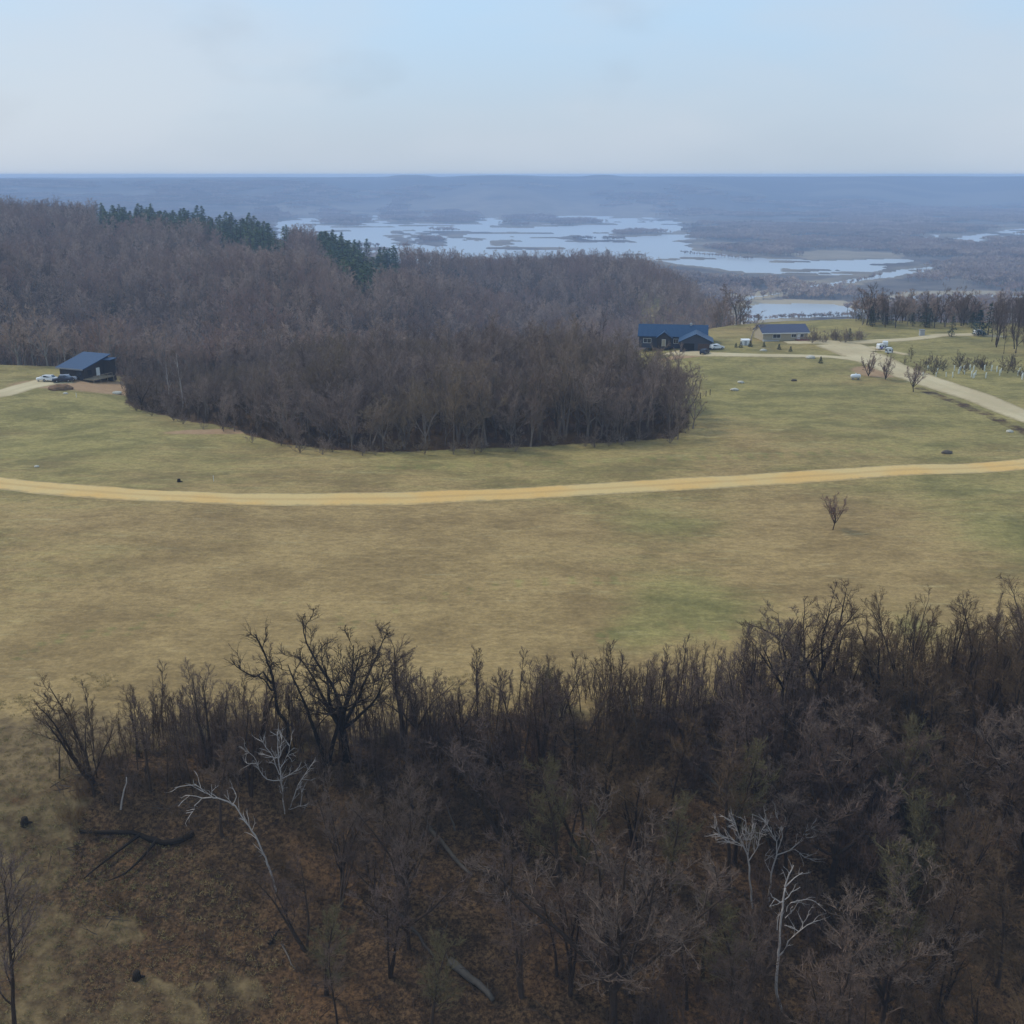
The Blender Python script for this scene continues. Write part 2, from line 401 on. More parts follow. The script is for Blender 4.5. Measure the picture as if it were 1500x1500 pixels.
# ------------------------------------------------------------------ ground sheet
def build_ground():
    az = np.concatenate([np.arange(-84, -34, 2.0), np.arange(-34, 34, .2), np.arange(34, 85, 2.0)])*math.pi/180
    rr = [12.0]
    while rr[-1] < 9300: rr.append(rr[-1]*(1.0055 if rr[-1] < 450 else 1.009))
    rr = np.array(rr); R, A = np.meshgrid(rr, az, indexing='ij')
    X = R*np.sin(A); Y = R*np.cos(A)
    Z = height(X, Y)
    T = X/np.maximum(Y, 30); u = 750+F*T/.975; D = np.interp(u, CU, CD)
    vf = sst(D+250, D+420, Y)
    w = watermask(X, Y) & (vf > .95) & (R < 5200)
    Z = np.where(w & (Z < -92), -101.6, Z)
    nr, na = Z.shape
    V = np.stack([X, Y, Z], -1).reshape(-1, 3)
    i = np.arange(nr-1)[:, None]*na; j = np.arange(na-1)[None, :]
    q = np.stack([i+j, i+j+1, i+na+j+1, i+na+j], -1).reshape(-1, 4)
    me = bpy.data.meshes.new('ground')
    me.vertices.add(len(V)); me.vertices.foreach_set('co', V.ravel().astype(np.float32))
    me.loops.add(q.size); me.loops.foreach_set('vertex_index', q[:, ::-1].ravel().astype(np.int32))
    me.polygons.add(len(q)); me.polygons.foreach_set('loop_start', np.arange(0, q.size, 4, dtype=np.int32))
    me.update(calc_edges=True); me.validate(); me.shade_smooth()
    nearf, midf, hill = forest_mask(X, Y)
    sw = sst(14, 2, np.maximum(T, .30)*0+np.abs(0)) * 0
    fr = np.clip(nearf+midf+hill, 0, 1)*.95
    LX = (fbm(X/12, Y/12, 2, 40)-.5)*14
    dd = np.full(Z.shape, 99.)
    dl = [ground(u_, v_) for u_, v_ in ((1540,650),(1500,632),(1460,613),(1420,597),(1380,582),(1345,568))]
    for a_, b_ in zip(dl[:-1], dl[1:]):
        for k in range(12):
            q = a_.lerp(b_, k/12); dd = np.minimum(dd, np.hypot(X-q.x, Y-q.y))
    fr = np.maximum(fr, .52*sst(3.2, 1.4, dd))
    TRK = np.zeros(Z.shape)
    for arc in ([(190,925),(230,905),(290,890),(420,880),(480,885),(500,910)], [(30,960),(90,935),(160,925)], [(880,935),(930,925),(1010,915),(1060,930)], [(520,915),(620,880),(760,855),(900,850)], [(560,640+45),(800,678),(1100,668),(1400,652)]):
        g_ = catmull([ground(*q) for q in arc], 3.0); d2 = np.full(Z.shape, 99.)
        sel = (Y > 100) & (Y < 300) & (np.abs(X) < 130)
        xs, ys = X[sel], Y[sel]; dm = np.full(xs.shape, 99.)
        for q in g_:
            for o_ in (-.9, .9): dm = np.minimum(dm, np.hypot(xs-q.x, ys-q.y-o_))
        d2[sel] = dm; TRK = TRK+.5*sst(1.0, .3, d2)
    fr = np.maximum(fr, .50*sst(97, 82, Y)*sst(0, -8, X-LX)) 
    soil = np.zeros_like(Z)
    for (cu, cv, rx, ry) in ((160, 566, 19, 13), (105, 562, 19, 9), (1010, 521, 12, 5), (1280, 545, 7, 9), (330, 632, 16, 3), (1270, 520, 5, 10)):
        c = ground(cu, cv); soil = np.maximum(soil, sst(1.4, .5, np.hypot((X-c.x)/rx, (Y-c.y)/ry))*.8)
    uu, vv = project(X, np.maximum(Y, 12), Z)
    green = np.interp(vv, [500, 560, 640, 720, 760, 900, 1050, 1500], [.70, .68, .62, .46, .20, .16, .08, .0])
    for (cu, cv, ru, rv, a) in ((1010, 885, 110, 55, .75), (980, 770, 70, 20, .4), (1490, 780, 90, 45, .6), (130, 590, 130, 25, .25), (1150, 570, 110, 22, .2), (1060, 560, 30, 40, .3), (1350, 530, 90, 25, .3), (930, 930, 50, 25, .5), (1340, 920, 30, 25, .5), (520, 880, 300, 90, -.1), (400, 760, 300, 25, -.15), (1240,670,200,20,-.15)):
        c = ground(cu, cv); cx = ground(cu+ru, cv).x-c.x; cy = abs(ground(cu, cv-rv).y-c.y)
        green = green+a*np.exp(-(((X-c.x)/cx)**2+((Y-c.y)/cy)**2))
    green = green+TRK*(green > -9)
    zone = np.stack([fr, soil, np.clip(green, 0, 1), np.clip(1.35*sst(114, 92, Y), 0, 1)], -1).reshape(-1, 4)  # alpha: brown grass toward the camera, with the foreground's darkening painted in
    # shore: land close to the water
    wf = w.astype(float); sh = wf.copy()
    for _ in range(2):
        sh[1:] = np.maximum(sh[1:], sh[:-1]); sh[:-1] = np.maximum(sh[:-1], sh[1:]); sh[:, 1:] = np.maximum(sh[:, 1:], sh[:, :-1]); sh[:, :-1] = np.maximum(sh[:, :-1], sh[:, 1:])
    sandy = np.clip(sh, 0, 1)*sst(.45, .6, fbm(X/200, Y/200, 2, 5)+.08)*(.25+.75*sst(1900, 1500, R))
    sandy = np.maximum(sandy, inpoly(uu, vv, ISLE[-1])*.5)
    sandy = np.maximum(sandy, sst(.60, .66, fbm(X/420, Y/120, 4, 55))*.30*(R < 4700))
    vale = np.stack([sst(D+80, D+250, Y), sandy, sst(4600, 5600, R), np.ones_like(Z)], -1).reshape(-1, 4)
    for nm, a in (('zone', zone), ('vale', vale)):
        at = me.color_attributes.new(nm, 'FLOAT_COLOR', 'POINT'); at.data.foreach_set('color', a.astype(np.float32).ravel())
    me.materials.append(M['ground'])
    tag(link('ground', me), kind='structure')
build_ground()
wm = MB(); wm.poly([(-3500, 900, -100.3), (5200, 900, -100.3), (5200, 6000, -100.3), (-3500, 6000, -100.3)])
tag(link('river', wm.mesh('river', [M['water']])), kind='structure')

# ------------------------------------------------------------------ roads
def road(name, uvs, width, mat, lift=.07, w2=None):
    pts = [ground(u, v).xy.to_3d() for u, v in uvs]
    c = catmull(pts, 2.0); n = len(c); na = 9
    V = []; UV = []
    for i, p in enumerate(c):
        d = (c[min(i+1, n-1)]-c[max(i-1, 0)]).normalized(); s = Vector((d.y, -d.x, 0))
        wd = (width if w2 is None else width+(w2-width)*i/(n-1))*(1+.07*(mnoise.noise(p*.15)))
        for j in range(na):
            q = p+s*wd*(j/(na-1)-.5); e = 1-abs(j/(na-1)-.5)*2
            V.append((q.x, q.y, 0)); UV.append((j/(na-1), i/10, e))
    A = np.array(V); Z = height(A[:, 0], A[:, 1]); Zs = Z.reshape(n, na)
    # level across the road a little
    Zs = Zs*.4+Zs.mean(1, keepdims=True)*.6; Zm = np.maximum(Zs, Z.reshape(n, na))+lift
    e = np.array([u_[2] for u_ in UV]).reshape(n, na)
    Zm = np.where(e < .05, Z.reshape(n, na)+.01, Zm)
    A[:, 2] = Zm.ravel()
    Fc = [(i*na+j, i*na+j+1, (i+1)*na+j+1, (i+1)*na+j) for i in range(n-1) for j in range(na-1)]
    me = new_mesh(name, A.tolist(), Fc, [mat], True)
    uv = me.uv_layers.new(name='UVMap')
    for l in me.loops: uv.data[l.index].uv = UV[l.vertex_index][:2]
    return tag(link(name, me), kind='structure')
ROADUV = [(-120,693),(0,708),(150,721),(300,729),(450,732),(600,730),(750,724),(900,715),(1050,706),(1200,697),(1350,688),(1500,680),(1640,671)]
road('road', ROADUV, 7.6, M['road'])
road('driveway', [(1700,665),(1600,640),(1500,610),(1420,578),(1350,555),(1300,536),(1262,520),(1225,505)], 6.5, M['drive'], .09, 15)
road('driveway', [(1262,515),(1235,505),(1200,501),(1150,502)], 15, M['drive'], .12, 5)
road('driveway', [(1285,534),(1230,524),(1150,521),(1080,520),(1030,519),(985,516)], 5, M['drive'], .14, 9)
road('driveway', [(1225,502),(1280,500),(1330,497),(1380,491),(1430,490),(1470,494)], 6, M['drive'], .16, 6)
road('driveway', [(-120,592),(-60,586),(0,577),(40,566),(75,558),(105,556)], 5.5, M['drive'], .09, 12)
road('footpath', [(1275,508),(1300,514),(1330,520)], 3, M['drive'], .13, 3)

# ------------------------------------------------------------------ trees
def wob(d, a):
    v = Vector((d.x+random.gauss(0, a), d.y+random.gauss(0, a), d.z+random.gauss(0, a))); v.normalize(); return v
def away(d, ang):
    o = d.orthogonal().normalized(); o.rotate(Matrix.Rotation(random.uniform(0, 2*math.pi), 3, d))
    v = d*math.cos(ang)+o*math.sin(ang); v.normalize(); return v
def polyl(p, d, L, n, w, trop):
    pts = [p.copy()]
    for i in range(n):
        d = wob(d, w); d.z += trop; d.normalize(); p = p+d*(L/n); pts.append(p.copy())
    return pts
def sub(tr, cr, pts, r0, L, lev, Q):
    """grow children of a limb given as a polyline"""
    kids = Q['kids'][lev]; n = len(pts)-1
    for k in range(kids):
        f = Q['st'][lev]+(1-Q['st'][lev])*(k+random.random())/kids; f = min(f, .995)
        i = int(f*n); q = f*n-i; p = pts[i].lerp(pts[i+1], q); d = (pts[i+1]-pts[i]).normalized()
        ang = random.uniform(*Q['ang'][lev])
        dd = away(d, ang)
        if lev >= 1 and dd.z < -.2: dd.z *= -.5; dd.normalize()
        l = L*Q['rat'][lev]*random.uniform(.65, 1.2)*(1-Q['tap'][lev]*f)
        r = r0*(1-.75*f)*random.uniform(.4, .62)
        if lev == 0:
            pl = polyl(p, dd, l, 6, Q['wob'], Q['trop'])
            tr.tube(pl, [max(r*(1-j/6.5), .02) for j in range(7)], 5); sub(tr, cr, pl, r, l, 1, Q)
        elif lev == 1:
            pl = polyl(p, dd, l, 4, Q['wob'], Q['trop'])
            r = max(r, .034*Q['w']); cr.tube(pl, [max(r*(1-j/4.6), .008) for j in range(5)], 3); sub(tr, cr, pl, r, l, 2, Q)
        elif lev == 2:
            pl = polyl(p, dd, l, 3, .16, Q['trop']*1.2); cr.ribbon(pl, .034*Q['w']); sub(tr, cr, pl, .02, l, 3, Q)
        else:
            pl = polyl(p, dd, l, 2, .2, .10); cr.ribbon(pl, .022*Q['w'])
BASE = dict(kids=(12, 7, 8, 7), st=(.34, .28, .18, .15), ang=((.5, 1.0), (.5, 1.05), (.45, 1.05), (.4, 1.1)), rat=(.44, .66, .60, .52), tap=(.5, .35, .35, .3), wob=.14, trop=.06, w=1.0)
def tree(h, r, name, mats, seed, crown=True, lean=.03, **kw):
    random.seed(seed); Q = dict(BASE); Q.update(kw)
    tr, cr = MB(), MB()
    fork = Q.get('fork', 1); split = Q.get('split', 0)
    if split:
        d0 = wob(Vector((0, 0, 1)), lean); hb = h*Q.get('bole', .26)
        bp = polyl(Vector((0, 0, -.4)), d0, hb+.4, 5, .05, .05); tr.tube(bp, [r*(1.35 if j == 0 else 1)*(1-.06*j) for j in range(6)], 8)
        a0 = random.uniform(0, 6.28)
        for f in range(split):
            t_ = random.uniform(*Q.get('open', (.3, .75))) if f else .12
            a_ = a0+f*6.283/max(split-1, 1)+random.uniform(-.5, .5)
            d = Vector((math.sin(t_)*math.cos(a_), math.sin(t_)*math.sin(a_), math.cos(t_)))
            L_ = (h-hb)*(1.02 if f == 0 else random.uniform(.72, .98))*(1+.25*t_)
            st_ = bp[-1] if f < 2 else bp[4].lerp(bp[3], random.random())
            pts = polyl(st_, d, L_, 9, .11, .035)
            rr = r*random.uniform(.5, .68)
            tr.tube(pts, [rr*(1-.9*j/9)+.012 for j in range(10)], 6)
            sub(tr, cr, pts, rr, L_, 0, Q)
        fork = 0
    for f in range(fork):
        d = wob(Vector((0, 0, 1)), lean+.16*(fork > 1)); hh = h*(1-.12*f)
        pts = polyl(Vector((0, 0, -.4)), d, hh, 10, .05, .06)
        rr = r*(1 if fork == 1 else .75)
        tr.tube(pts, [rr*(1.35 if j == 0 else 1)*(1-.9*j/10)+.015 for j in range(11)], 7)
        sub(tr, cr, pts, rr, hh, 0, Q)
    zt = max(v.z for v in cr.V) if cr.V else h
    return tr.mesh(name+' trunk', [mats[0]], True), cr.mesh(name+' crown', [mats[1]]), zt
TM = (M['bark'], M['twig'])
KIND = {}
for i in range(4): KIND['spread%d' % i] = tree(13, .24, 'spreading tree', TM, 100+i, split=4+i % 2, kids=(7, 6, 6, 5), st=(.18, .2, .15, .1), rat=(.38, .60, .58, .52))
for i in range(4): KIND['upright%d' % i] = tree(15, .20, 'upright tree', TM, 200+i, kids=(14, 6, 7, 6), rat=(.30, .64, .60, .52), ang=((.35, .8), (.4, .9), (.4, 1.), (.4, 1.)), trop=.09, st=(.38, .2, .12, .1))
for i in range(3): KIND['fork%d' % i] = tree(14, .24, 'forked tree', TM, 300+i, fork=3, kids=(7, 6, 7, 6), rat=(.34, .64, .60, .52), trop=.09)
for i in range(2): KIND['round%d' % i] = tree(12.5, .22, 'round crowned tree', (M['bark'], M['grey_twig']), 400+i, split=7, bole=.24, open=(.25, .70), kids=(7, 7, 7, 7), rat=(.38, .58, .56, .50), st=(.15, .2, .15, .1), trop=.09, ang=((.6, 1.2), (.5, 1.05), (.45, 1.05), (.4, 1.1)))
KIND['rust'] = tree(9, .2, 'rust crowned tree', (M['bark'], M['rust_twig']), 425, split=8, bole=.06, open=(.2, .8), kids=(8, 7, 7, 6), rat=(.32, .52, .52, .55), st=(.15, .12, .1, .1), trop=.08)
KIND['lone'] = tree(9, .17, 'lone tree', (M['bark'], M['rust_twig']), 455, lean=.0, wob=.05, split=8, bole=.28, open=(.35, .85), kids=(8, 7, 6, 6), rat=(.36, .52, .52, .5), st=(.15, .15, .1, .1), trop=.09)
KIND['olive'] = tree(12, .2, 'olive crowned tree', (M['bark'], M['olive_twig']), 420, kids=(15, 9, 8, 7), rat=(.36, .5, .52, .55), st=(.2, .12, .1, .1), trop=.13)
KIND['oak'] = tree(13, .34, 'oak', (M['black_bark'], M['bark']), 431, split=7, bole=.34, open=(.3, .85), kids=(8, 7, 6, 6), rat=(.42, .58, .56, .5), wob=.2, st=(.2, .2, .12, .1), ang=((.6, 1.2), (.4, 1.), (.4, .9), (.4, 1)), trop=.09)
KIND['oakfork'] = tree(13, .26, 'twin oak', (M['black_bark'], M['bark']), 436, fork=2, kids=(8, 7, 6, 5), rat=(.36, .5, .5, .55), wob=.17)
for i in range(3): KIND['pole%d' % i] = tree(8.5, .065, 'sapling', TM, 500+i, kids=(12, 6, 5, 4), rat=(.26, .55, .55, .5), ang=((.3, .7), (.4, .9), (.4, 1.), (.4, 1)), trop=.12, st=(.35, .25, .15, .1), w=.8, lean=.06)
for i in range(3): KIND['shrub%d' % i] = tree(4.5, .06, 'shrub', TM, 600+i, split=7, bole=.05, open=(.3, 1.0), kids=(6, 5, 5, 4), rat=(.40, .5, .5, .5), st=(.15, .15, .1, .1), trop=.08, w=.9)
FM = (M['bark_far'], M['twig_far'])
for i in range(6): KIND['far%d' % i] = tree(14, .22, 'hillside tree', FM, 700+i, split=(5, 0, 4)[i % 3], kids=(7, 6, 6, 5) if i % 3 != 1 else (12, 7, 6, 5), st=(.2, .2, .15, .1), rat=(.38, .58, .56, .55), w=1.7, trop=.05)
for i in range(2): KIND['pale%d' % i] = tree(13, .20, 'pale barked tree', (M['white_bark'], M['grey_twig']), 800+i, kids=(12, 7, 6, 5), rat=(.38, .52, .55, .55), trop=.12)
def conifer(h, rad, name, mat, seed, n=26, dense=46, sh=1.0):
    random.seed(seed); m_ = MB()
    m_.tube([Vector((0, 0, -.3)), Vector((0, 0, h*.55)), Vector((0, 0, h))], [h*.018, h*.012, .02], 6)
    m_.mi = 1
    for i in range(n):
        f = (i+random.random()*.6)/n; z = h*(.08+.9*f); R = rad*((1-f)**sh)*random.uniform(.75, 1.12)+.12
        for k in range(int(dense*(1-.6*f)/4)+5):
            a = random.uniform(0, 2*math.pi); rr = R*random.uniform(.25, 1)
            p = Vector((math.cos(a)*rr, math.sin(a)*rr, z-rr*.22+random.uniform(-.3, .3)*h/n*2))
            d = Vector((math.cos(a), math.sin(a), random.uniform(-.5, .25))); s = rad*.20*random.uniform(.6, 1.25)
            tt = d.cross(Vector((0, 0, 1))).normalized(); tt.rotate(Matrix.Rotation(random.uniform(-.8, .8), 3, d))
            m_.poly([p-d*s*.4-tt*s*.4, p+tt*s*.1-d*s*.5, p+tt*s*.6, p+d*s*1.1])
    return m_
def con(h, rad, name, mat, seed, **k):
    c = conifer(h, rad, name, mat, seed, **k); return c.mesh(name, [M['bark'], mat], False)
CON = {}
for i in range(3): CON['pine%d' % i] = con(15, 3.6, 'pine', M['needle'], 40+i, sh=.75)
for i in range(2): CON['cedar%d' % i] = con(8, 1.9, 'cedar', M['cedar'], 50+i, n=22, sh=.7)
CON['spruce'] = con(10, 2.8, 'spruce', M['blue_spruce'], 60, n=26, dense=60)
CON['young'] = con(2.6, 1.0, 'young spruce', M['cedar'], 61, n=22, dense=90, sh=.9)
random.seed(11)
NT = {}
def put(name, kind, loc, sc, label, cat, group=None, rz=None, sx=1.0, cm=None):
    tr, cr, zt = KIND[kind]
    o = link(name, None, loc=loc, rz=random.uniform(0, 6.28) if rz is None else rz, sc=(sc*sx, sc*sx, sc)); tag(o, label, cat, group)
    link('trunk', tr, o); c_ = link('crown', cr, o)
    if cm:
        c_.material_slots[0].link = 'OBJECT'; c_.material_slots[0].material = cm
        t_ = o.children[0] if o.children[0].name.startswith('trunk') else o.children[1]; t_.material_slots[0].link = 'OBJECT'; t_.material_slots[0].material = M['bark_mid']
    NT[name] = NT.get(name, 0)+1
    return o
def put_px(name, kind, u, v, vtop, label, cat='tree', group=None, sx=1.0, rz=None, cm=None):
    p = ground(u, v); a, b, c = ray(u, vtop); ztop = CZ+p.y*c/b
    return put(name, kind, p, (ztop-p.z)/KIND[kind][2], label, cat, group, rz, sx, cm)

# ---- trees of their own in the near wood
put_px('oak_tree', 'oak', 508, 1112, 893, 'large black spreading oak rising over the far edge of the near wood', 'tree', sx=1.05)
put_px('oak_tree', 'oakfork', 480, 1118, 905, 'dark twin-stemmed tree close on the left of the large black oak', 'tree', sx=1.2)
put_px('bare_tree', 'upright1', 590, 1100, 925, 'slender grey tree close on the right of the large black oak', 'tree', sx=1.5)
put_px('bare_tree', 'round0', 897, 1500, 1140, 'broad round-crowned grey tree low in the middle of the near wood', 'tree', sx=1.0)
put_px('bare_tree', 'olive', 820, 1290, 1095, 'olive-brown fuzzy crowned tree above the broad round-crowned grey tree', 'tree')
put_px('bare_tree', 'spread1', 1200, 1030, 845, 'tall spreading bare tree standing highest over the wood edge right of centre', 'tree', sx=1.25)
put_px('bare_tree', 'oakfork', 1325, 1040, 885, 'dark crooked tree between the tall spreading tree and the right-hand cluster', 'tree', sx=.6)
put_px('bare_tree', 'fork1', 1428, 1070, 868, 'tall forked dark tree leading the cluster at the right edge', 'tree', sx=.8)
put_px('bare_tree', 'fork2', 1500, 1040, 830, 'tallest forked tree cut by the right edge of the picture', 'tree', sx=.8)
put_px('bare_tree', 'upright2', 1465, 1110, 905, 'upright dark tree in front of the forked trees at the right edge', 'tree')
put_px('bare_tree', 'round1', 600, 1330, 1110, 'grey fuzzy tree below the large black oak inside the near wood', 'tree', sx=.8)
put_px('bare_tree', 'round1', 1290, 1500, 1240, 'low round grey tree at the bottom right of the near wood', 'tree', sx=1.0)
put_px('bare_tree', 'upright0', 30, 1570, 1262, 'bare tree rising from the bottom left corner over the dry slope', 'tree')
put_px('bare_tree', 'spread2', -25, 1480, 1240, 'bare tree cut by the left edge above the bottom left corner', 'tree', sx=.8)
put_px('bare_tree', 'round1', 500, 1300, 1120, 'purplish fine-twigged tree left of the grey fuzzy tree under the oak', 'tree', sx=.7)
for u_, v_, vt_, k_, lb_ in ((905,600,488,'spread1','tall bare tree at the right rear of the middle wood, left of the blue-roofed house'), (935,592,493,'round0','bushy bare tree hiding the left end of the blue-roofed house'), (962,588,499,'spread3','bare tree hiding the lower wall left of the porch gable'), (985,600,512,'round1','rounded bare tree at the upper right shoulder of the middle wood'), (1003,615,530,'spread0','spreading bare tree bulging from the right end of the middle wood'), (1015,628,560,'spread2','low spreading bare tree at the far right tip of the middle wood')):
    put_px('bare_tree', k_, u_, v_, vt_, lb_, 'tree', 'bare trees of the middle wood', sx=1.0, cm=M['twig_mid'])
# lone trees in the open
put_px('bare_tree', 'lone', 1220, 776, 716, 'small lone bare tree standing in the field below the gravel road', 'tree', sx=.95)
put_px('bare_tree', 'lone', 1338, 574, 528, 'small dark bare tree beside the pale driveway bend', 'tree', sx=1.05)
put_px('bare_tree', 'rust', 1272, 551, 510, 'left one of two reddish brown bushy trees by the driveway', 'tree', sx=.9)
put_px('bare_tree', 'rust', 1297, 556, 514, 'right one of two reddish brown bushy trees by the driveway', 'tree', sx=.85)
put_px('bare_tree', 'spread1', 1334, 530, 505, 'thin bare tree behind the dark tree by the driveway bend', 'tree', sx=.8)
put_px('bare_tree', 'pale0', 1100, 500, 452, 'pale wide bare tree left of the tan house', 'tree', sx=1.7)
put_px('bare_tree', 'pale1', 268, 600, 505, 'pale barked tree with forked white limbs behind the field edge', 'tree', sx=.9)
put_px('bare_tree', 'pale0', 248, 590, 512, 'pale thin tree left of the forked white-limbed tree', 'tree', sx=.7)
put_px('bare_tree', 'round0', 208, 601, 541, 'round bushy tree at the left tip of the middle wood beside the red soil', 'tree', sx=1.1)
put_px('bare_tree', 'oakfork', 872, 560, 452, 'dark tree top poking above the middle wood left of the blue-roofed house', 'tree', sx=.6)

# ---- trees of the near wood
def scatter(x0, x1, y0, y1, step, jit=.48):
    out = []; y = y0; r = 0
    while y < y1:
        x = x0+(r % 2)*step*.5
        while x < x1:
            out.append((x+random.uniform(-jit, jit)*step, y+random.uniform(-jit, jit)*step)); x += step
        y += step*.87; r += 1
    return out
def keep_in(pts, fn):
    a = np.array(pts); m_ = fn(a[:, 0], a[:, 1]); a = a[m_]; z = height(a[:, 0], a[:, 1]); return [(Vector((x, y, zz))) for (x, y), zz in zip(a.tolist(), z.tolist())]
kinds = ['spread0', 'spread1', 'spread2', 'spread3', 'upright0', 'upright1', 'upright2', 'upright3', 'fork0', 'fork1', 'fork2', 'round0', 'round1']
BLOCK = ((505, 1105, 40), (420, 1110, 25), (412, 1190, 58), (325, 1290, 90), (182, 1190, 20), (1105, 1310, 60), (1145, 1330, 50), (1150, 1470, 50), (660, 1270, 40), (700, 1460, 60), (1030, 1165, 25), (897, 1495, 60))
kinds = ['spread0', 'spread1', 'spread2', 'upright0', 'upright1', 'upright2', 'upright3', 'upright0', 'upright2', 'fork0', 'fork1', 'fork2', 'fork0', 'fork2', 'round0', 'olive']
pts = keep_in(scatter(-70, 90, 50, 150, 4.6), lambda x, y: inpoly(x, y, NEARP))
random.shuffle(pts); nn = 0
for p in pts:
    u, v = project(*p); ut, vt = project(p.x, p.y, p.z+11)
    if u < -60 or u > 1560 or vt > 1500 or nn >= 255: continue
    gap = (400 < u < 830 and v > 1230) or (u < 430 and v > 1170)
    if gap and random.random() < (.68 if u < 430 else .2): continue
    if any(abs(u-hu) < hw and v > hv and vt < hv-15 for hu, hv, hw in BLOCK): continue
    if abs(u-897) < 90 and v > 1480: continue
    if abs(u-505) < 60 and 1100 < v < 1200 and random.random() < .8: continue
    k = random.choice(kinds); h = random.uniform(8, 12.5) if u < 1050 else random.uniform(10.5, 15.5)
    if v < 1110: h = min(h, random.uniform(6.5, 9.5) if u < 1050 else random.uniform(8.5, 12.5))
    side = 'left part' if u < 560 else 'middle part' if u < 1040 else 'right part'
    row = 'along the field edge' if v < 1130 else 'deep inside' if v < 1330 else 'low on the slope'
    typ = {'s': 'spreading bare tree', 'u': 'narrow upright bare tree', 'f': 'forked bare tree', 'r': 'fine-twigged grey tree', 'o': 'olive-brown fuzzy bare tree'}[k[0]]
    put('bare_tree', k, p, h/KIND[k][2], f'{typ} {row} of the near wood, {side}', 'tree', 'bare trees of the near dark wood', sx=random.uniform(1.0, 1.35)); nn += 1
# saplings: the pale screen of poles along its far edge
EDGE = world_poly([(75,1130),(130,1090),(250,1060),(330,1060),(480,1070),(600,1050),(760,1030),(900,1020),(1010,1010),(1120,990),(1250,975),(1380,960),(1560,940),(1560,1080),(1250,1110),(760,1170),(330,1160),(120,1180)])
pts = keep_in(scatter(-70, 90, 60, 150, 2.3), lambda x, y: inpoly(x, y, EDGE)); random.shuffle(pts); nn = 0
for p in pts:
    u, v = project(*p)
    if u < -10 or u > 1510 or nn >= 295: continue
    k = 'pole%d' % random.randrange(3); h = random.uniform(3.5, 8)
    side = 'left of the black oak' if u < 500 else 'right of the black oak' if u < 1150 else 'near the right edge'
    put('sapling', k, p, h/KIND[k][2], 'thin bare sapling at the near wood edge, '+side, 'sapling', 'saplings along the near wood edge'); nn += 1
kinds = ['spread0', 'spread1', 'spread2', 'spread3', 'upright0', 'upright1', 'upright2', 'upright3', 'fork0', 'fork1', 'fork2', 'round0', 'round1']
# ---- trees of the middle wood (front rows as things of their own)
pts = keep_in(scatter(-120, 60, 205, 300, 4.6), lambda x, y: inpoly(x+(fbm(x/5, y/5, 2, 7)-.5)*7, y+(fbm(x/5, y/5, 2, 8)-.5)*7, MIDP)); random.shuffle(pts)
pts.sort(key=lambda p: p.y+random.uniform(0, 10)-max(0, -p.x-50)*.55 - max(0, p.x-25)*.8); nn = 0; REST = []
for p in pts:
    k = random.choice(kinds+['spread0', 'spread1', 'round0', 'round1', 'olive']); u, v = project(*p); h = random.uniform(8.5, 14)*(.58+.85*float(fbm(np.array([p.x/13]), np.array([p.y/13]), 2, 5)[0]))*np.interp(u, [150, 330, 480, 850, 1000], [.42, .6, 1, 1.18, 1.2])
    if nn < 42:
        side = 'left wing' if u < 420 else 'centre' if u < 800 else 'right end'
        typ = {'s': 'spreading bare tree', 'u': 'narrow upright bare tree', 'f': 'forked bare tree', 'r': 'fine-twigged grey tree', 'o': 'olive-brown fuzzy bare tree'}[k[0]]
        put('bare_tree', k, p, h/KIND[k][2], f'{typ} fronting the middle wood beyond the road, {side}', 'tree', 'bare trees of the middle wood', sx=random.uniform(.9, 1.2), cm=M['twig_mid']); nn += 1
    else: REST.append((p, h/13.5))
# ---- wood at the right rear: hedge of cedars and bare trees
for i in range(64):
    u = random.choice((random.uniform(1252, 1312), random.uniform(1318, 1384), random.uniform(1405, 1432), random.uniform(1252, 1390))); p = col_at(u, random.uniform(412, 440))
    if random.random() < .36:
        h = random.uniform(5, 9); o = link('cedar_tree', CON['cedar%d' % (i % 2)], loc=p, rz=random.random()*6, sc=h/8)
        tag(o, 'dark evergreen cedar in the tree row behind the upper driveway', 'tree', 'cedars in the tree row')
    else:
        k = random.choice(kinds); h = random.uniform(6.5, 15.5)
        put('bare_tree', k, p, h/KIND[k][2], 'bare tree in the tree row behind the upper driveway', 'tree', 'bare trees in the tree row', sx=1.0)
for i in range(44):
    u = random.uniform(1452, 1540); p = col_at(u, random.uniform(350, 425))
    k = random.choice(kinds); h = random.uniform(9, 15)
    put('bare_tree', k, p, h/KIND[k][2], 'bare tree in the wood at the right edge behind the meadow', 'tree', 'bare trees at the right edge behind the meadow', sx=.8)
for u, v, vt, k, lb in ((1447,491,442,'cedar0','dark cedar beside the right-hand wood at the end of the upper driveway'), (1433,492,452,'spruce','blue green spruce at the end of the tree row'), (1244,500,480,'cedar1','small round cedar at the left end of the tree row'), (1394,493,462,'cedar0','tall cedar before the right end of the tree row')):
    p = ground(u, v); a, b, c = ray(u, vt); h = CZ+p.y*c/b-p.z
    tag(link('spruce_tree' if k == 'spruce' else 'cedar_tree', CON[k], loc=p, sc=h/(10 if k == 'spruce' else 8)), lb, 'tree')
# ---- young spruces by the houses
for (u, v), lb in zip(((1078,509),(1085,509),(1099,508),(1119,508),(1141,512),(1158,515),(1202,532)), ('leftmost young spruce by the dark blue house','second young spruce from the blue house','young spruce in front of the white shed','young spruce at the left corner of the tan house','young spruce before the middle of the tan house','young spruce before the right end of the tan house','young spruce alone below the gravel yard')):
    p = ground(u, v); tag(link('young_spruce', CON['young'], loc=p, rz=random.random()*6, sc=random.uniform(.6, .85)), lb, 'tree', 'young spruces around the houses')
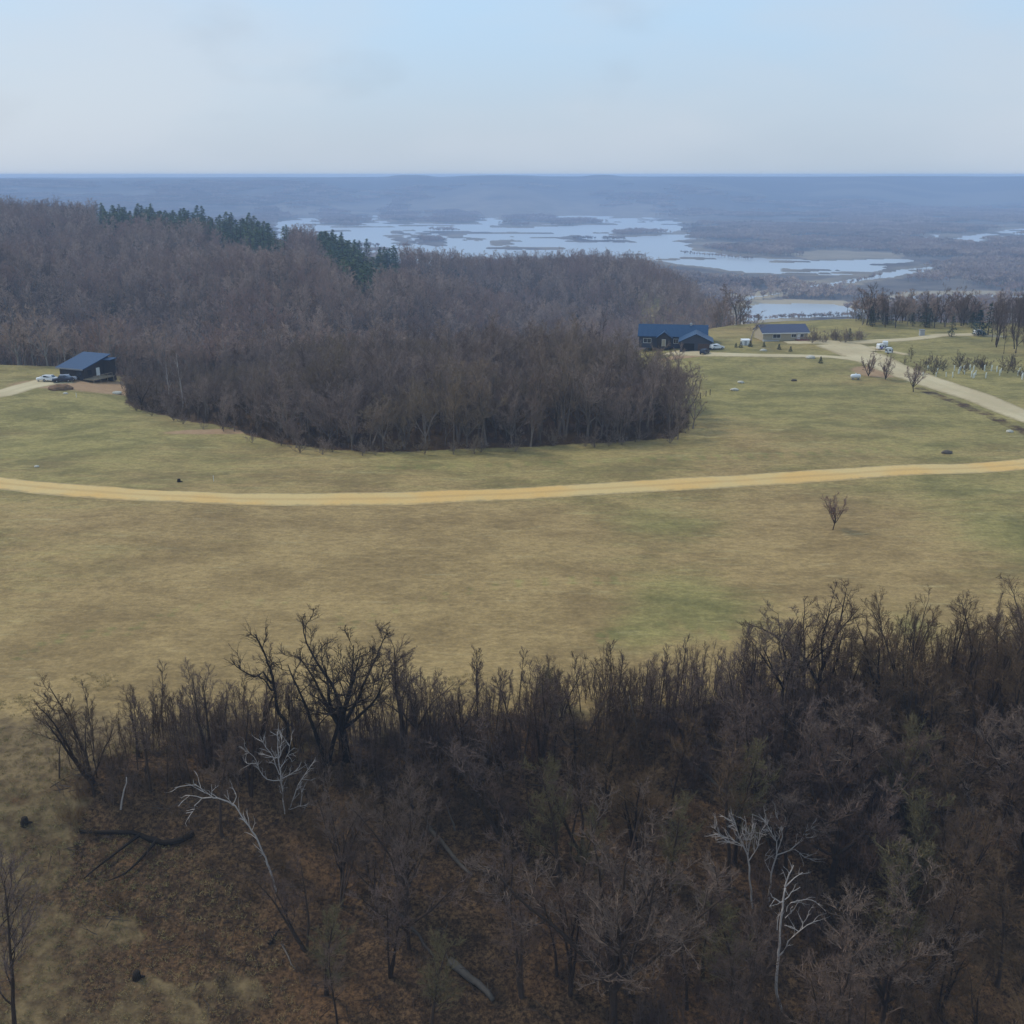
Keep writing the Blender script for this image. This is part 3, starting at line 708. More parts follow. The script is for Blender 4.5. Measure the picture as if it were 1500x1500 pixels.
# ---- ridge pines
def ridge(u, f): 
    T = (u-750)/F*.975; D = float(np.interp(u, CU, CD)); y = D-f; x = T*y; return Vector((x, y, hgt(x, y)))
for i in range(190):
    u = random.uniform(150, 422); f = random.uniform(0, 150)*(.55+.45*(u-150)/270)*(.6+.8*float(vnoise(np.array([u/24]), np.array([0.]), 3)[0]))
    p = ridge(u, f-5); sc = random.uniform(.95, 1.3)
    tag(link('pine_tree', CON['pine%d' % (i % 3)], loc=p, rz=random.random()*6, sc=(sc*1.35, sc*1.35, sc*random.uniform(.75, 1.05))), 'dark green pine on the long left ridge crest', 'tree', 'pines on the left ridge crest')
for i in range(190):
    u = random.uniform(466, 582); f = random.uniform(0, 300)*math.sqrt(max(0, 1-abs(u-525)/66))
    p = ridge(u, f); sc = random.uniform(.9, 1.3)
    tag(link('pine_tree', CON['pine%d' % (i % 3)], loc=p, rz=random.random()*6, sc=(sc*1.3, sc*1.3, sc)), 'green pine in the clump where the ridge dips to the lake', 'tree', 'pines in the clump on the dipping ridge')
for i in range(14):
    u = random.uniform(-10, 26); p = ridge(u, random.uniform(-10, 20))
    tag(link('pine_tree', CON['pine%d' % (i % 3)], loc=p, rz=random.random()*6, sc=.8), 'dark pine at the left end of the skyline ridge', 'tree', 'pines at the left end of the ridge')
for u, v in ((655,400),(668,408),(672,416),(500,395),(520,402),(8,350),(80,345),(60,352),(165,460),(170,468),(815,462),(425,448),(700,425),(845,478)):
    p = ground(u, v+8); tag(link('cedar_tree', CON['cedar%d' % (u % 2)], loc=p, sc=1.3*random.uniform(.9, 1.3)), 'dark evergreen standing alone among the bare hillside trees', 'tree', 'single evergreens on the hillside')

# ------------------------------------------------------------------ scattered stuff (geometry nodes)
def scatter_stuff(name, pts, scales, protos, label, cat, tilt=.06):
    lib = bpy.data.collections.new(name+' sources')
    for i, me in enumerate(protos):
        o = bpy.data.objects.new('%s source' % name, me); lib.objects.link(o)
    me = bpy.data.meshes.new(name); me.vertices.add(len(pts)); me.vertices.foreach_set('co', np.array(pts, dtype=np.float32).ravel())
    at = me.attributes.new('s', 'FLOAT', 'POINT'); at.data.foreach_set('value', np.array(scales, dtype=np.float32)); me.update()
    o = link(name, me); tag(o, label, cat, kind='stuff')
    ng = bpy.data.node_groups.new(name, 'GeometryNodeTree')
    ng.interface.new_socket('Geometry', in_out='INPUT', socket_type='NodeSocketGeometry'); ng.interface.new_socket('Geometry', in_out='OUTPUT', socket_type='NodeSocketGeometry')
    L = ng.links.new; A = ng.nodes.new
    gi, go = A('NodeGroupInput'), A('NodeGroupOutput')
    ci = A('GeometryNodeCollectionInfo'); ci.inputs[0].default_value = lib; ci.inputs['Separate Children'].default_value = True; ci.inputs['Reset Children'].default_value = True
    ip = A('GeometryNodeInstanceOnPoints'); ip.inputs['Pick Instance'].default_value = True
    ri = A('FunctionNodeRandomValue'); ri.data_type = 'INT'; ri.inputs[4].default_value = 0; ri.inputs[5].default_value = len(protos)-1
    rv = A('FunctionNodeRandomValue'); rv.data_type = 'FLOAT_VECTOR'; rv.inputs[0].default_value = (-tilt, -tilt, 0); rv.inputs[1].default_value = (tilt, tilt, 6.283)
    na = A('GeometryNodeInputNamedAttribute'); na.data_type = 'FLOAT'; na.inputs[0].default_value = 's'
    L(gi.outputs[0], ip.inputs['Points']); L(ci.outputs[0], ip.inputs['Instance']); L(ri.outputs[2], ip.inputs['Instance Index'])
    L(rv.outputs[0], ip.inputs['Rotation']); L(na.outputs[0], ip.inputs['Scale']); L(ip.outputs[0], go.inputs[0])
    md = o.modifiers.new('scatter', 'NODES'); md.node_group = ng
    return o
def joined(tr, cr, name):
    bm = bmesh.new(); bm.from_mesh(tr); n = len(bm.faces); bm.from_mesh(cr); bm.faces.ensure_lookup_table()
    for f in bm.faces[n:]: f.material_index = 1
    me = bpy.data.meshes.new(name); bm.to_mesh(me); bm.free(); me.materials.append(tr.materials[0]); me.materials.append(cr.materials[0]); return me
far_meshes = [joined(KIND['far%d' % i][0], KIND['far%d' % i][1], 'hillside tree') for i in range(6)]
def hillf(x, y):
    T = x/y; u = 750+F*T/.975; D = np.interp(u, CU, CD); e = np.interp(T, ET, EY)
    ok = (y > e+6) & (y < D+30) & (T < .212) & (T > -.56)
    f = D-y
    pine = ((u > 145) & (u < 425) & (f < 14+150*(.55+.45*(u-150)/270)*(.6+.8*vnoise(u/24, u*0, 3)))) | ((u > 462) & (u < 586) & (f < 320*np.sqrt(np.clip(1-np.abs(u-525)/66, 0, 1))+8))
    return ok & ~((T > .08) & (y < 420)) & ~pine
pts = keep_in(scatter(-620, 190, 315, 1060, 6.3), hillf)
sc = [random.uniform(.62, 1.25) for _ in pts]
p2 = keep_in(scatter(-230, 62, 296, 372, 4.8), lambda x, y: inpoly(x, y, MIDP)); REST += [(p, random.uniform(.7, 1.1)*float(np.interp(p.x/p.y, [-.36, -.27, -.18], [.45, .6, 1]))) for p in p2]
p3 = keep_in(scatter(95, 330, 420, 520, 7), lambda x, y: (x/y > .306)); pts += p3; sc += [random.uniform(.6, .9) for p in p3]
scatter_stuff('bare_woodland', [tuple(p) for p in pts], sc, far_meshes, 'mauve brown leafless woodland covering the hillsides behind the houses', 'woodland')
print('hill trees', len(pts))
random.seed(31)
for i in range(34):
    j = random.randrange(9); A_ = [(190,600),(260,618),(330,636),(400,655),(450,663),(560,667),(700,662),(850,655),(985,648),(1012,630)]
    f = random.random(); u = A_[j][0]*(1-f)+A_[j+1][0]*f; v = A_[j][1]*(1-f)+A_[j+1][1]*f+random.uniform(-5, 3)
    put('shrub', 'shrub%d' % random.randrange(3), ground(u, v), random.uniform(.35, 1.0), 'low leafless shrub at the grassy foot of the middle wood', 'shrub', 'shrubs at the foot of the middle wood', cm=M['twig_mid'])
for i in range(26):
    u = random.uniform(1186, 1262); v = random.uniform(496, 503)
    put('shrub', 'shrub%d' % random.randrange(3), ground(u, v), random.uniform(.45, 1.0), 'small bare shrub on the bank between the tan house and the tree row', 'shrub', 'shrubs on the bank above the pond', cm=M['twig_mid'])
near_meshes = [joined(KIND[k][0], KIND[k][1], 'wood tree') for k in ('spread0', 'spread2', 'upright1', 'fork0', 'round0', 'olive')]
for me_ in near_meshes: me_.materials[1] = M['twig_mid']; me_.materials[0] = M['bark_mid']
scatter_stuff('bare_wood', [tuple(p) for p, h in REST], [h for p, h in REST], near_meshes, 'leafless brown wood filling the hollow beyond the road behind its front trees', 'woodland')
def brush_mesh(seed, n=46, h=1.7, w=.022):
    random.seed(seed); b = MB()
    for i in range(n):
        d = wob(Vector((0, 0, 1)), .42); p = Vector((random.gauss(0, .35), random.gauss(0, .35), -.1)); l = h*random.uniform(.4, 1.15)
        pl = polyl(p, d, l, 3, .16, .03); b.ribbon(pl, w*1.2)
        for k in range(3): b.ribbon(polyl(pl[1+k % 2], wob(d, .5), l*.45, 2, .2, .02), w*.8)
    return b.mesh('brush', [M['brush']])
pts = keep_in(scatter(-70, 100, 50, 150, 1.75), lambda x, y: inpoly(x, y, LITTER))
pts = [p for p in pts if (mnoise.noise(Vector((p.x*.22, p.y*.22, 3)))+.35)*1.3 > random.random()*(1 if project(*p)[1] < 1250 or project(*p)[0] > 830 else 2.0)]
n1 = len(pts); sc = [random.uniform(.5, 1.2) for _ in pts]
pb = keep_in(scatter(-120, 60, 205, 300, 2.6), lambda x, y: inpoly(x, y, MIDP)); pts += pb; sc += [random.uniform(.8, 1.7) for _ in pb]
def thicket_mesh(seed):
    random.seed(seed); b = MB()
    for i in range(16):
        p = Vector((random.gauss(0, .8), random.gauss(0, .8), -.1)); l = random.uniform(2.5, 6)
        pl = polyl(p, wob(Vector((0, 0, 1)), .12), l, 5, .07, .04); b.tube(pl, [.032, .03, .026, .02, .014, .008], 3)
        for k in range(16):
            q = polyl(pl[random.randint(1, 4)], wob(Vector((0, 0, 1)), .5), l*random.uniform(.12, .3), 3, .15, .06); b.ribbon(q, .028)
            for j in range(3): b.ribbon(polyl(q[1+j % 2], wob((q[-1]-q[0]).normalized(), .4), l*.09, 2, .2, .04), .022)
    return b.mesh('thicket', [M['twig']])
pt = keep_in(scatter(-70, 95, 50, 150, 2.7), lambda x, y: inpoly(x, y, EDGE) | (inpoly(x, y, NEARP) & (fbm(x/9, y/9, 2, 66) > .60) & ((x > 5) | (y > 90))))
scatter_stuff('thicket', [tuple(p) for p in pt], [random.uniform(.45, 1.15)*(.55 if project(*q)[0] < 170 else 1) for q in pt], [thicket_mesh(930+i) for i in range(5)], 'thin grey brown leafless stems massed along the near wood edge', 'thicket', .1)
scatter_stuff('undergrowth', [tuple(p) for p in pts], sc, [brush_mesh(900+i) for i in range(5)], 'brown leafless brush between the trunks of the near and middle woods', 'undergrowth', .15)
def stick_mesh(seed):
    random.seed(seed); b = MB()
    for i in range(7):
        p = Vector((random.gauss(0, 1.2), random.gauss(0, 1.2), .04)); a = random.uniform(0, 6.28)
        d = Vector((math.cos(a), math.sin(a), random.uniform(0, .12))); l = random.uniform(.5, 2.6); pl = polyl(p, d, l, 4, .12, 0); b.tube(pl, [.045, .04, .032, .025, .012], 4)
        b.tube(polyl(pl[2], wob(d, .5), l*.35, 2, .2, 0), [.022, .016, .008], 3)
    return b.mesh('sticks', [random.choice((M['log'], M['pale_log'], M['bark']))])
pk = keep_in(scatter(-50, 60, 55, 125, 3.2), lambda x, y: inpoly(x, y, LITTER))
scatter_stuff('fallen_sticks', [tuple(p) for p in pk], [random.uniform(.5, 1.2) for _ in pk], [stick_mesh(990+i) for i in range(6)], 'dead sticks and broken branches strewn over the leaf litter', 'sticks', .15)
def tuft_mesh(seed, n=42):
    random.seed(seed); b = MB()
    for i in range(n):
        p = Vector((random.gauss(0, .22), random.gauss(0, .22), -.03)); d = wob(Vector((0, 0, 1)), .6)
        b.ribbon(polyl(p, d, random.uniform(.15, .42), 2, .3, -.12), .03)
    return b.mesh('grass tuft', [M['straw']])
def grassf(x, y):
    n = fbm(x/6, y/6, 3, 99)
    return ~inpoly(x, y, NEARP) & (n+np.clip((104-y)/60, -.3, .5) > .55) & (np.abs(x) < y*.55+6)
pts = keep_in(scatter(-75, 75, 58, 116, .85), grassf)
scatter_stuff('dry_grass', [tuple(p) for p in pts], [random.uniform(.5, 1.25) for _ in pts], [tuft_mesh(950+i) for i in range(4)], 'dry straw coloured grass tufts on the slope and field edge', 'grass', .1)
print('grass', len(pts), 'brush', n1)
# floodplain woods: tiles of simple crowns
def tile(seed, n=34, size=34):
    random.seed(seed); b = MB()
    for i in range(n):
        x, y = random.uniform(-size, size), random.uniform(-size, size); h = random.uniform(8, 15); r = h*.3
        b.mi = 0; b.tube([Vector((x, y, -2)), Vector((x, y, h*.8))], [.35, .15], 3); b.mi = 1
        for k in range(34):
            d = Vector((random.gauss(0, 1), random.gauss(0, 1), random.gauss(0, 1))).normalized()
            c = Vector((x, y, h*.62))+Vector((d.x*r, d.y*r, d.z*h*.34))*random.uniform(.2, .8)
            b.ribbon([c, c+Vector((d.x*r*.5, d.y*r*.5, h*.1)), c+Vector((d.x*r, d.y*r, h*.2))], .9)
    return b.mesh('floodplain wood', [M['bark_far'], M['twig_far']])
def vf(x, y):
    T = x/y; u = 750+F*T/.975; D = np.interp(u, CU, CD)
    ok = (y > np.maximum(D+330, 1030)) & (y < 5300) & (np.abs(T) < .52) & ~((y < 1900) & (T < .1))
    w = watermask(x, y) | watermask(x, y-35) | watermask(x+25, y) | watermask(x-25, y) | watermask(x, y+25)
    n = fbm(x/260, y/260, 3, 77)
    uu, vv = project(x, y, VALL)
    return ok & ~w & (n > .40) & ~inpoly(uu, vv, ISLE[-1])
pts = keep_in(scatter(-2600, 2700, 1000, 5300, 46), vf)
# slim tree lines along the spits
extra = []
for line in ([(1085,470),(1262,466)], [(1150,440),(1290,405)], [(1000,372),(1100,381)]):
    for k in range(26):
        f = k/25; u = line[0][0]+(line[1][0]-line[0][0])*f; v = line[0][1]+(line[1][1]-line[0][1])*f
        a, b_, c = ray(u, v); tt = (VALL-CZ)/c; extra.append((a*tt, b_*tt, VALL+1))
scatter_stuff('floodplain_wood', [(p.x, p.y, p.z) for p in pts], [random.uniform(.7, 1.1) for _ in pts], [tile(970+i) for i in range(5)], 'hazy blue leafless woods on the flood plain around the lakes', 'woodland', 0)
scatter_stuff('shoreline_trees', extra, [random.uniform(.3, .55) for _ in extra], [tile(980+i, 5, 12) for i in range(4)], 'thin lines of bare trees on the spits between the ponds', 'woodland', 0)
print('tiles', len(pts))

# ------------------------------------------------------------------ dead and fallen trees
def plane_pt(u, v, y):
    a, b, c = ray(u, v); return Vector((y*a/b, y, CZ+y*c/b))
def skel(name, base, polys, mats, label, cat='tree', ydev=1.2, twigs=1.0, seed=1, tipk=5, tw=.03):
    """a tree drawn as limbs: polys = [(pixel points, r0, r1)]"""
    random.seed(seed); y0 = ground(*base).y; loc = ground(*base); tr, cr = MB(), MB()
    for pts, r0, r1 in polys:
        n = len(pts); dv = random.uniform(-ydev, ydev)*(0 if r0 > .16 else 1)
        P3 = []
        for i, (u, v) in enumerate(pts):
            p = plane_pt(u, v, y0+dv*i/n); P3.append(p-loc)
        P3 = catmull(P3, .5); n = len(P3)
        P3 = [p+Vector((random.gauss(0, .035), random.gauss(0, .05), random.gauss(0, .03))) for p in P3]
        tr.tube(P3, [(r0+(r1-r0)*i/(n-1))*(.72 if mats[0] is M['white_bark'] else 1)*random.uniform(.88, 1.12) for i in range(n)], 6)
        if r1 < .09 and twigs > 0:
            L = sum((P3[i+1]-P3[i]).length for i in range(n-1))
            for k in range(int(L*3.2*twigs)):
                f = random.uniform(.25, 1)*(n-1.01); i = int(f); p = P3[i]; d = (P3[i+1]-P3[i]).normalized()
                pl = polyl(p, away(d, random.uniform(.3, .9)), random.uniform(.5, 1.5), 4, .18, .05)
                cr.tube(pl, [.03, .026, .022, .017, .01], 3)
                for q in range(tipk): cr.ribbon(polyl(pl[random.randint(1, 4)], wob((pl[-1]-pl[0]).normalized(), .5), random.uniform(.25, .7), 2, .2, .03), tw)
    o = link(name, None, loc=loc); tag(o, label, cat)
    link('trunk', tr.mesh(name+' trunk', [mats[0]], True), o)
    if cr.V: link('crown', cr.mesh(name+' crown', [mats[1]]), o)
    return o
BB = (M['black_bark'], M['bark']); WW = (M['white_bark'], M['white_bark'])
skel('leaning_tree', (423,1108), [([(423,1112),(420,1060),(408,1045),(402,1010),(397,985),(384,950),(374,930)], .24, .06), ([(398,1000),(385,985),(375,992),(352,980),(340,968)], .11, .03), ([(399,1012),(386,995),(378,991)], .1, .05), ([(397,985),(400,970),(406,975)], .07, .03), ([(384,950),(376,935),(362,928)], .05, .02), ([(384,950),(390,932),(388,918)], .05, .02),([(352,980),(350,965),(346,955)],.04,.02)], BB, 'leaning black tree with one forked arm left of the large black oak', twigs=1.5, seed=3)
skel('dead_tree', (418,1200), [([(418,1192),(415,1165),(411,1140),(408,1112),(406,1072)], .12, .04), ([(410,1135),(400,1110),(382,1082)], .06, .02), ([(411,1125),(420,1108),(428,1080)], .06, .02), ([(409,1110),(398,1108),(378,1104)], .05, .02), ([(408,1118),(412,1090),(413,1078)], .05, .02), ([(411,1142),(390,1142),(380,1128),(372,1108),(358,1100)], .06, .02), ([(376,1118),(362,1118),(356,1112)], .04, .02), ([(414,1140),(432,1130),(441,1118)], .05, .02), ([(424,1186),(437,1150),(452,1128),(462,1112)], .09, .03), ([(424,1186),(440,1180),(450,1182)], .05, .02), ([(440,1182),(442,1160),(444,1156)], .04, .02)], WW, 'bleached white dead tree with fanned limbs below the leaning black tree', seed=5, twigs=.8, tipk=3, tw=.028)
skel('dead_tree', (405,1305), [([(405,1308),(395,1272),(374,1225),(350,1190),(340,1176)], .14, .07), ([(340,1178),(325,1170),(312,1168),(300,1160),(286,1150),(256,1154)], .09, .03), ([(312,1168),(296,1170),(286,1180),(283,1188),(272,1190)], .08, .03), ([(296,1169),(278,1166),(262,1180)], .05, .02), ([(310,1168),(310,1150)], .04, .02), ([(342,1180),(328,1164)], .05, .02), ([(341,1180),(346,1168),(344,1162)], .06, .03), ([(286,1150),(284,1142)], .04, .02)], WW, 'white dead tree bent far over to the left above the fallen logs', seed=6, twigs=.35, tipk=2, tw=.028)
skel('snag', (176,1185), [([(176,1190),(180,1165),(186,1140)], .16, .06)], WW, 'short broken white snag at the left end of the near wood', twigs=0, seed=7)
skel('snag', (940,1100), [([(941,1100),(936,1085),(930,1055),(922,1020)], .12, .05), ([(932,1060),(926,1050)], .05, .03)], (M['pale_log'],)*2, 'pale broken snag in the thick middle of the near wood', twigs=0, seed=8)
skel('snag', (665,1215), [([(668,1220),(656,1185),(646,1168)], .1, .04), ([(655,1186),(660,1172)], .04, .02)], (M['pale_log'],)*2, 'thin pale snag above the slanting grey log', twigs=0, seed=9)
skel('dead_tree', (1102,1330), [([(1102,1335),(1098,1280),(1095,1250)], .16, .09), ([(1096,1255),(1088,1240),(1072,1230),(1050,1222)], .07, .02), ([(1096,1250),(1084,1228),(1078,1208),(1070,1200)], .06, .02), ([(1095,1252),(1100,1225),(1104,1205)], .06, .02), ([(1097,1262),(1108,1240),(1116,1215),(1126,1205)], .07, .02), ([(1088,1240),(1060,1228),(1044,1208)], .05, .02), ([(1094,1245),(1092,1215),(1090,1195)], .05, .02)], WW, 'left of the two white dead crowns low in the right part of the near wood', seed=10, twigs=1.4, tipk=3, tw=.03)
skel('dead_tree', (1128,1320), [([(1126,1325),(1130,1280),(1138,1252)], .14, .09), ([(1138,1252),(1136,1232),(1128,1215),(1120,1198)], .09, .03), ([(1138,1250),(1146,1225),(1142,1205),(1138,1195)], .07, .02), ([(1138,1252),(1158,1246),(1172,1232),(1180,1218),(1194,1210)], .08, .02), ([(1165,1243),(1178,1256),(1192,1260)], .05, .02), ([(1176,1226),(1192,1226)], .04, .02), ([(1130,1280),(1120,1260),(1124,1248)], .05, .02)], WW, 'right of the two white dead crowns, above the tall crooked white trunk', seed=11, twigs=.9, tipk=3, tw=.03)
skel('dead_tree', (1146,1480), [([(1146,1482),(1138,1455),(1138,1420),(1142,1380),(1144,1350),(1147,1320),(1150,1300)], .20, .09), ([(1150,1300),(1155,1280),(1164,1268)], .10, .04), ([(1152,1298),(1164,1285),(1175,1278)], .07, .03), ([(1150,1318),(1160,1308),(1172,1300)], .07, .03), ([(1148,1320),(1136,1318),(1129,1308)], .08, .03), ([(1142,1402),(1156,1378),(1170,1366),(1182,1355),(1198,1348)], .09, .03), ([(1170,1366),(1160,1358),(1150,1356)], .06, .02), ([(1139,1362),(1140,1342),(1146,1332)], .06, .03), ([(1152,1335),(1158,1322),(1180,1318),(1195,1320)], .05, .02), ([(1150,1345),(1158,1336),(1161,1328)], .05, .03), ([(1170,1366),(1178,1352),(1184,1340)], .05, .02)], WW, 'tall crooked white dead tree standing low in the right part of the near wood', seed=12, twigs=.5, tipk=3, tw=.028)
def log(pts, r0, r1, mat, label, branches=(), name='fallen_log', seed=2):
    random.seed(seed); G = [ground(u, v) for u, v in pts]; o0 = G[0].copy(); b = MB()
    C_ = catmull([p-o0+Vector((0, 0, r0*.7)) for p in G], .8); n = len(C_)
    C_ = [p+Vector((random.gauss(0, .05), random.gauss(0, .05), random.gauss(0, .04))) for p in C_]
    b.tube(C_, [r0+(r1-r0)*i/(n-1) for i in range(n)], 8)
    for br in branches:
        g = [ground(u, v)-o0+Vector((0, 0, r1+.25)) for u, v in br]; g = catmull(g, .8); b.tube(g, [r0*.5*(1-.7*i/(len(g)-1)) for i in range(len(g))], 6)
    for k in range(int(n*.5)):
        p = random.choice(C_); b.tube(polyl(p, wob(Vector((0, 0, 1)), .7), random.uniform(.3, 1.1), 3, .2, 0), [.05, .04, .03, .015], 4)
    tag(link(name, b.mesh(name, [mat], True), loc=o0), label, 'log')
log([(282,1224),(262,1234),(238,1237),(215,1231),(195,1223),(150,1222),(117,1221)], .32, .14, M['black_bark'], 'large black fallen trunk with two long limbs at the left edge of the near wood', [[(205,1228),(170,1255),(140,1278),(124,1292)], [(230,1236),(212,1258),(185,1284),(160,1295)]], seed=1)
log([(626,1213),(645,1235),(665,1258),(690,1282)], .24, .14, M['pale_log'], 'grey weathered log slanting down left of the round-crowned tree', seed=3)
log([(658,1412),(678,1428),(700,1445),(722,1468)], .40, .22, M['pale_log'], 'thick pale rotten log near the bottom centre of the wood floor', seed=4)
log([(984,1092),(1010,1118),(1040,1143),(1072,1172)], .22, .13, M['pale_log'], 'long pale log slanting through the thick wood right of centre', seed=5)
log([(578,1335),(604,1360),(622,1385),(640,1408)], .16, .1, M['log'], 'thin dark log leading down to the thick pale rotten log', seed=6)
log([(735,1318),(760,1312),(790,1316)], .2, .12, M['black_bark'], 'short black log lying level left of the round-crowned tree', seed=7)
log([(412,1386),(422,1402),(432,1422)], .09, .05, M['pale_log'], 'short straw-coloured broken branch on the litter slope', name='fallen_branch', seed=8)
log([(395,1385),(402,1372),(410,1362)], .12, .06, M['black_bark'], 'short black stub beside the straw-coloured broken branch', name='fallen_branch', seed=9)
log([(1280,1205),(1330,1195),(1400,1188)], .2, .12, M['black_bark'], 'dark log lying level deep in the right part of the near wood', seed=10)
for (u, v), lb in (((36,1206),'small dark stump on the grass left of the near wood'), ((200,1432),'dark stump in the matted grass at the bottom left'), ((262,706),'small dark stump on the bank just above the gravel road')):
    p = ground(u, v); b = MB(); b.tube([p*0+Vector((0,0,-.2)), Vector((.03,0,.25)), Vector((.05,0,.6))], [.42,.32,.27], 9); b.tube([Vector((.2,0,.1)), Vector((.7,.1,.05))], [.14,.05], 5)
    tag(link('tree_stump', b.mesh('stump', [M['black_bark']], True), loc=p), lb, 'stump')
# ------------------------------------------------------------------ houses, vehicles and small things
def gable_roof(b, x0, x1, y0, y1, z, h, ov=.5, th=.18, axis='x'):
    """ridge along axis; two slabs forming one roof"""
    if axis == 'x':
        ym = (y0+y1)/2; e = ov*h/((y1-y0)/2)
        b.prism([(y0-ov, z-e), (ym, z+h), (y1+ov, z-e), (y1+ov, z-e+th), (ym, z+h+th*1.2), (y0-ov, z-e+th)], x0-ov, x1+ov, 'x')
    else:
        xm = (x0+x1)/2; e = ov*h/((x1-x0)/2)
        b.prism([(x0-ov, z-e), (xm, z+h), (x1+ov, z-e), (x1+ov, z-e+th), (xm, z+h+th*1.2), (x0-ov, z-e+th)], y0-ov, y1+ov, 'y')
def opening(parent, kind, x0, x1, y, z0, z1, face='front', mat=None, frame=None):
    """a window or door set in a wall: frame proud of the wall, pane inside it"""
    t = .1; f = MB(); g = MB()
    def bx(mb, a0, a1, d0, d1, c0, c1):
        if face == 'front': mb.box(a0, a1, y-d1, y-d0, c0, c1)
        else: mb.box(y+d0, y+d1, a0, a1, c0, c1)
    bx(f, x0-t, x0, .003, .07, z0-t, z1+t); bx(f, x1, x1+t, .003, .07, z0-t, z1+t); bx(f, x0, x1, .003, .07, z1, z1+t)
    if kind == 'window':
        bx(f, x0, x1, .003, .09, z0-t, z0); bx(f, (x0+x1)/2-.03, (x0+x1)/2+.03, .04, .06, z0, z1)
    bx(g, x0, x1, .004, .035, z0, z1)
    o = g.build(kind, mat or M['glass'], parent); f.build(kind+'_frame', frame or M['white'], o)
    if kind == 'door':
        h = MB(); bx(h, x1-.2, x1-.1, .04, .09, z0+.95, z0+1.05); h.build('handle', M['steel'], o)
    return o
# left cabin
p = ground(106, 555)
cab = link('cabin', None, loc=p, rz=math.radians(-24)); tag(cab, 'dark cabin with a sloping blue metal roof standing above the red soil on the left', 'house')
b = MB(); b.prism([(0, -1.0), (0, 3.1), (9.5, 5.5), (9.5, -1.0)], -4.4, 4.6, 'x'); b.build('wall', M['dark_wall'], cab)
b = MB(); sl_ = 2.4/9.5; b.prism([(-.9, 3.12-.9*sl_), (10.2, 3.12+10.2*sl_), (10.2, 3.34+10.2*sl_), (-.9, 3.34-.9*sl_)], -5.0, 5.1, 'x'); b.build('roof', M['blue_roof'], cab)
b = MB(); b.box(-5.0, 5.1, -.99, -.91, 2.74, 3.12); b.build('fascia', M['steel'], cab)
opening(cab, 'window', -3.0, -1.6, 0, 1.1, 2.2, frame=M['black']); opening(cab, 'window', 1.6, 3.4, 0, 1.1, 2.2, frame=M['black'])
opening(cab, 'door', 4.6, 5.7, 4.6, .4, 2.6, 'side', M['white']); opening(cab, 'window', 1.4, 2.6, 4.6, 1.2, 2.4, 'side', frame=M['black'])
b = MB(); b.box(4.61, 7.2, 7.4, 9.4, -1.4, 4.6); b.build('annex', M['dark_wall'], cab)
b = MB(); b.prism([(7.0, 4.62), (9.9, 4.85), (9.9, 5.0), (7.0, 4.77)], 4.62, 7.6, 'x'); b.build('annex_roof', M['blue_roof'], cab)
b = MB(); b.box(4.61, 8.4, -.6, 7.38, .12, .36)
for x_ in (5.0, 8.2):
    for y_ in (-.4, 2.2, 4.8, 7.2): b.box(x_-.09, x_+.09, y_-.09, y_+.09, -1.4, .12)
b.build('deck', M['deck'], cab)
b = MB()
for y_ in (-.5, 1.3, 3.1, 4.9, 6.7): b.box(8.25, 8.33, y_-.05, y_+.05, .36, 1.3)
b.box(8.22, 8.36, -.55, 6.75, 1.3, 1.38); b.box(8.26, 8.32, -.55, 6.75, .8, .85); b.build('railing', M['deck'], cab)
for (dx, dy) in ((9.6, 7.4), (11.4, 8.2)):
    pass
# dark blue house with garage
p = ground(1019, 514)
hs = link('house', None, loc=p, rz=math.radians(-9)); tag(hs, 'dark blue house with blue roof, small front gable and garage wing facing the viewer', 'house')
b = MB(); b.prism([(-5.2, -.8), (-5.2, 2.9), (0, 5.3), (5.2, 2.9), (5.2, -.8)], 0, 9.9, 'y'); b.build('garage_wall', M['slate_wall'], hs)
b = MB(); gable_roof(b, -5.2, 5.2, 0, 10, 2.95, 2.42, axis='y'); b.build('garage_roof', M['navy_roof_y'], hs)
b = MB(); b.box(-4.4, -.5, -.05, .0-.003, 0, 2.4); b.build('garage_shade_panel', M['black'], hs)  # flat black panel, painted as the shade inside the open garage
b = MB(); b.box(.6, 4.4, -.07, -.003, 0, 2.4); gd = b.build('garage_door', M['garage_door'], hs)
b = MB(); b.box(-4.6, -4.41, -.09, -.004, 0, 2.6); b.box(-.49, -.3, -.09, -.004, 0, 2.6); b.box(-4.41, -.49, -.09, -.004, 2.41, 2.6); b.build('door_trim', M['slate_wall'], hs)
b = MB(); b.prism([(10, -.8), (10, 3.2), (16, 6.2), (22, 3.2), (22, -.8)], -19, 3.5, 'x'); b.build('wall', M['slate_wall'], hs)
b = MB(); gable_roof(b, -19, 3.5, 10, 22, 3.25, 3.0, axis='x', ov=.55); b.build('roof', M['navy_roof'], hs)
b = MB(); b.box(-13, -8.2, 8.0, 9.98, -.8, 2.9); b.prism([(-13, 2.9), (-8.2, 2.9), (-10.6, 4.6)], 8.0, 11.0, 'y'); b.build('porch_gable', M['dark_wall'], hs)
b = MB(); gable_roof(b, -13, -8.2, 7.9, 13.0, 2.93, 1.75, axis='y', ov=.4); b.build('porch_roof', M['navy_roof_y'], hs)
opening(hs, 'window', -17.5, -15, 10, .9, 2.3); opening(hs, 'window', -7.4, -5.9, 10, .9, 2.3); opening(hs, 'door', -11.2, -10.1, 8.0, .1, 2.3, mat=M['tan_wall'])
b = MB(); b.box(-2.2, -1.4, 15.4, 16.6, 5.4, 7.0); b.build('chimney', M['brick'], hs)
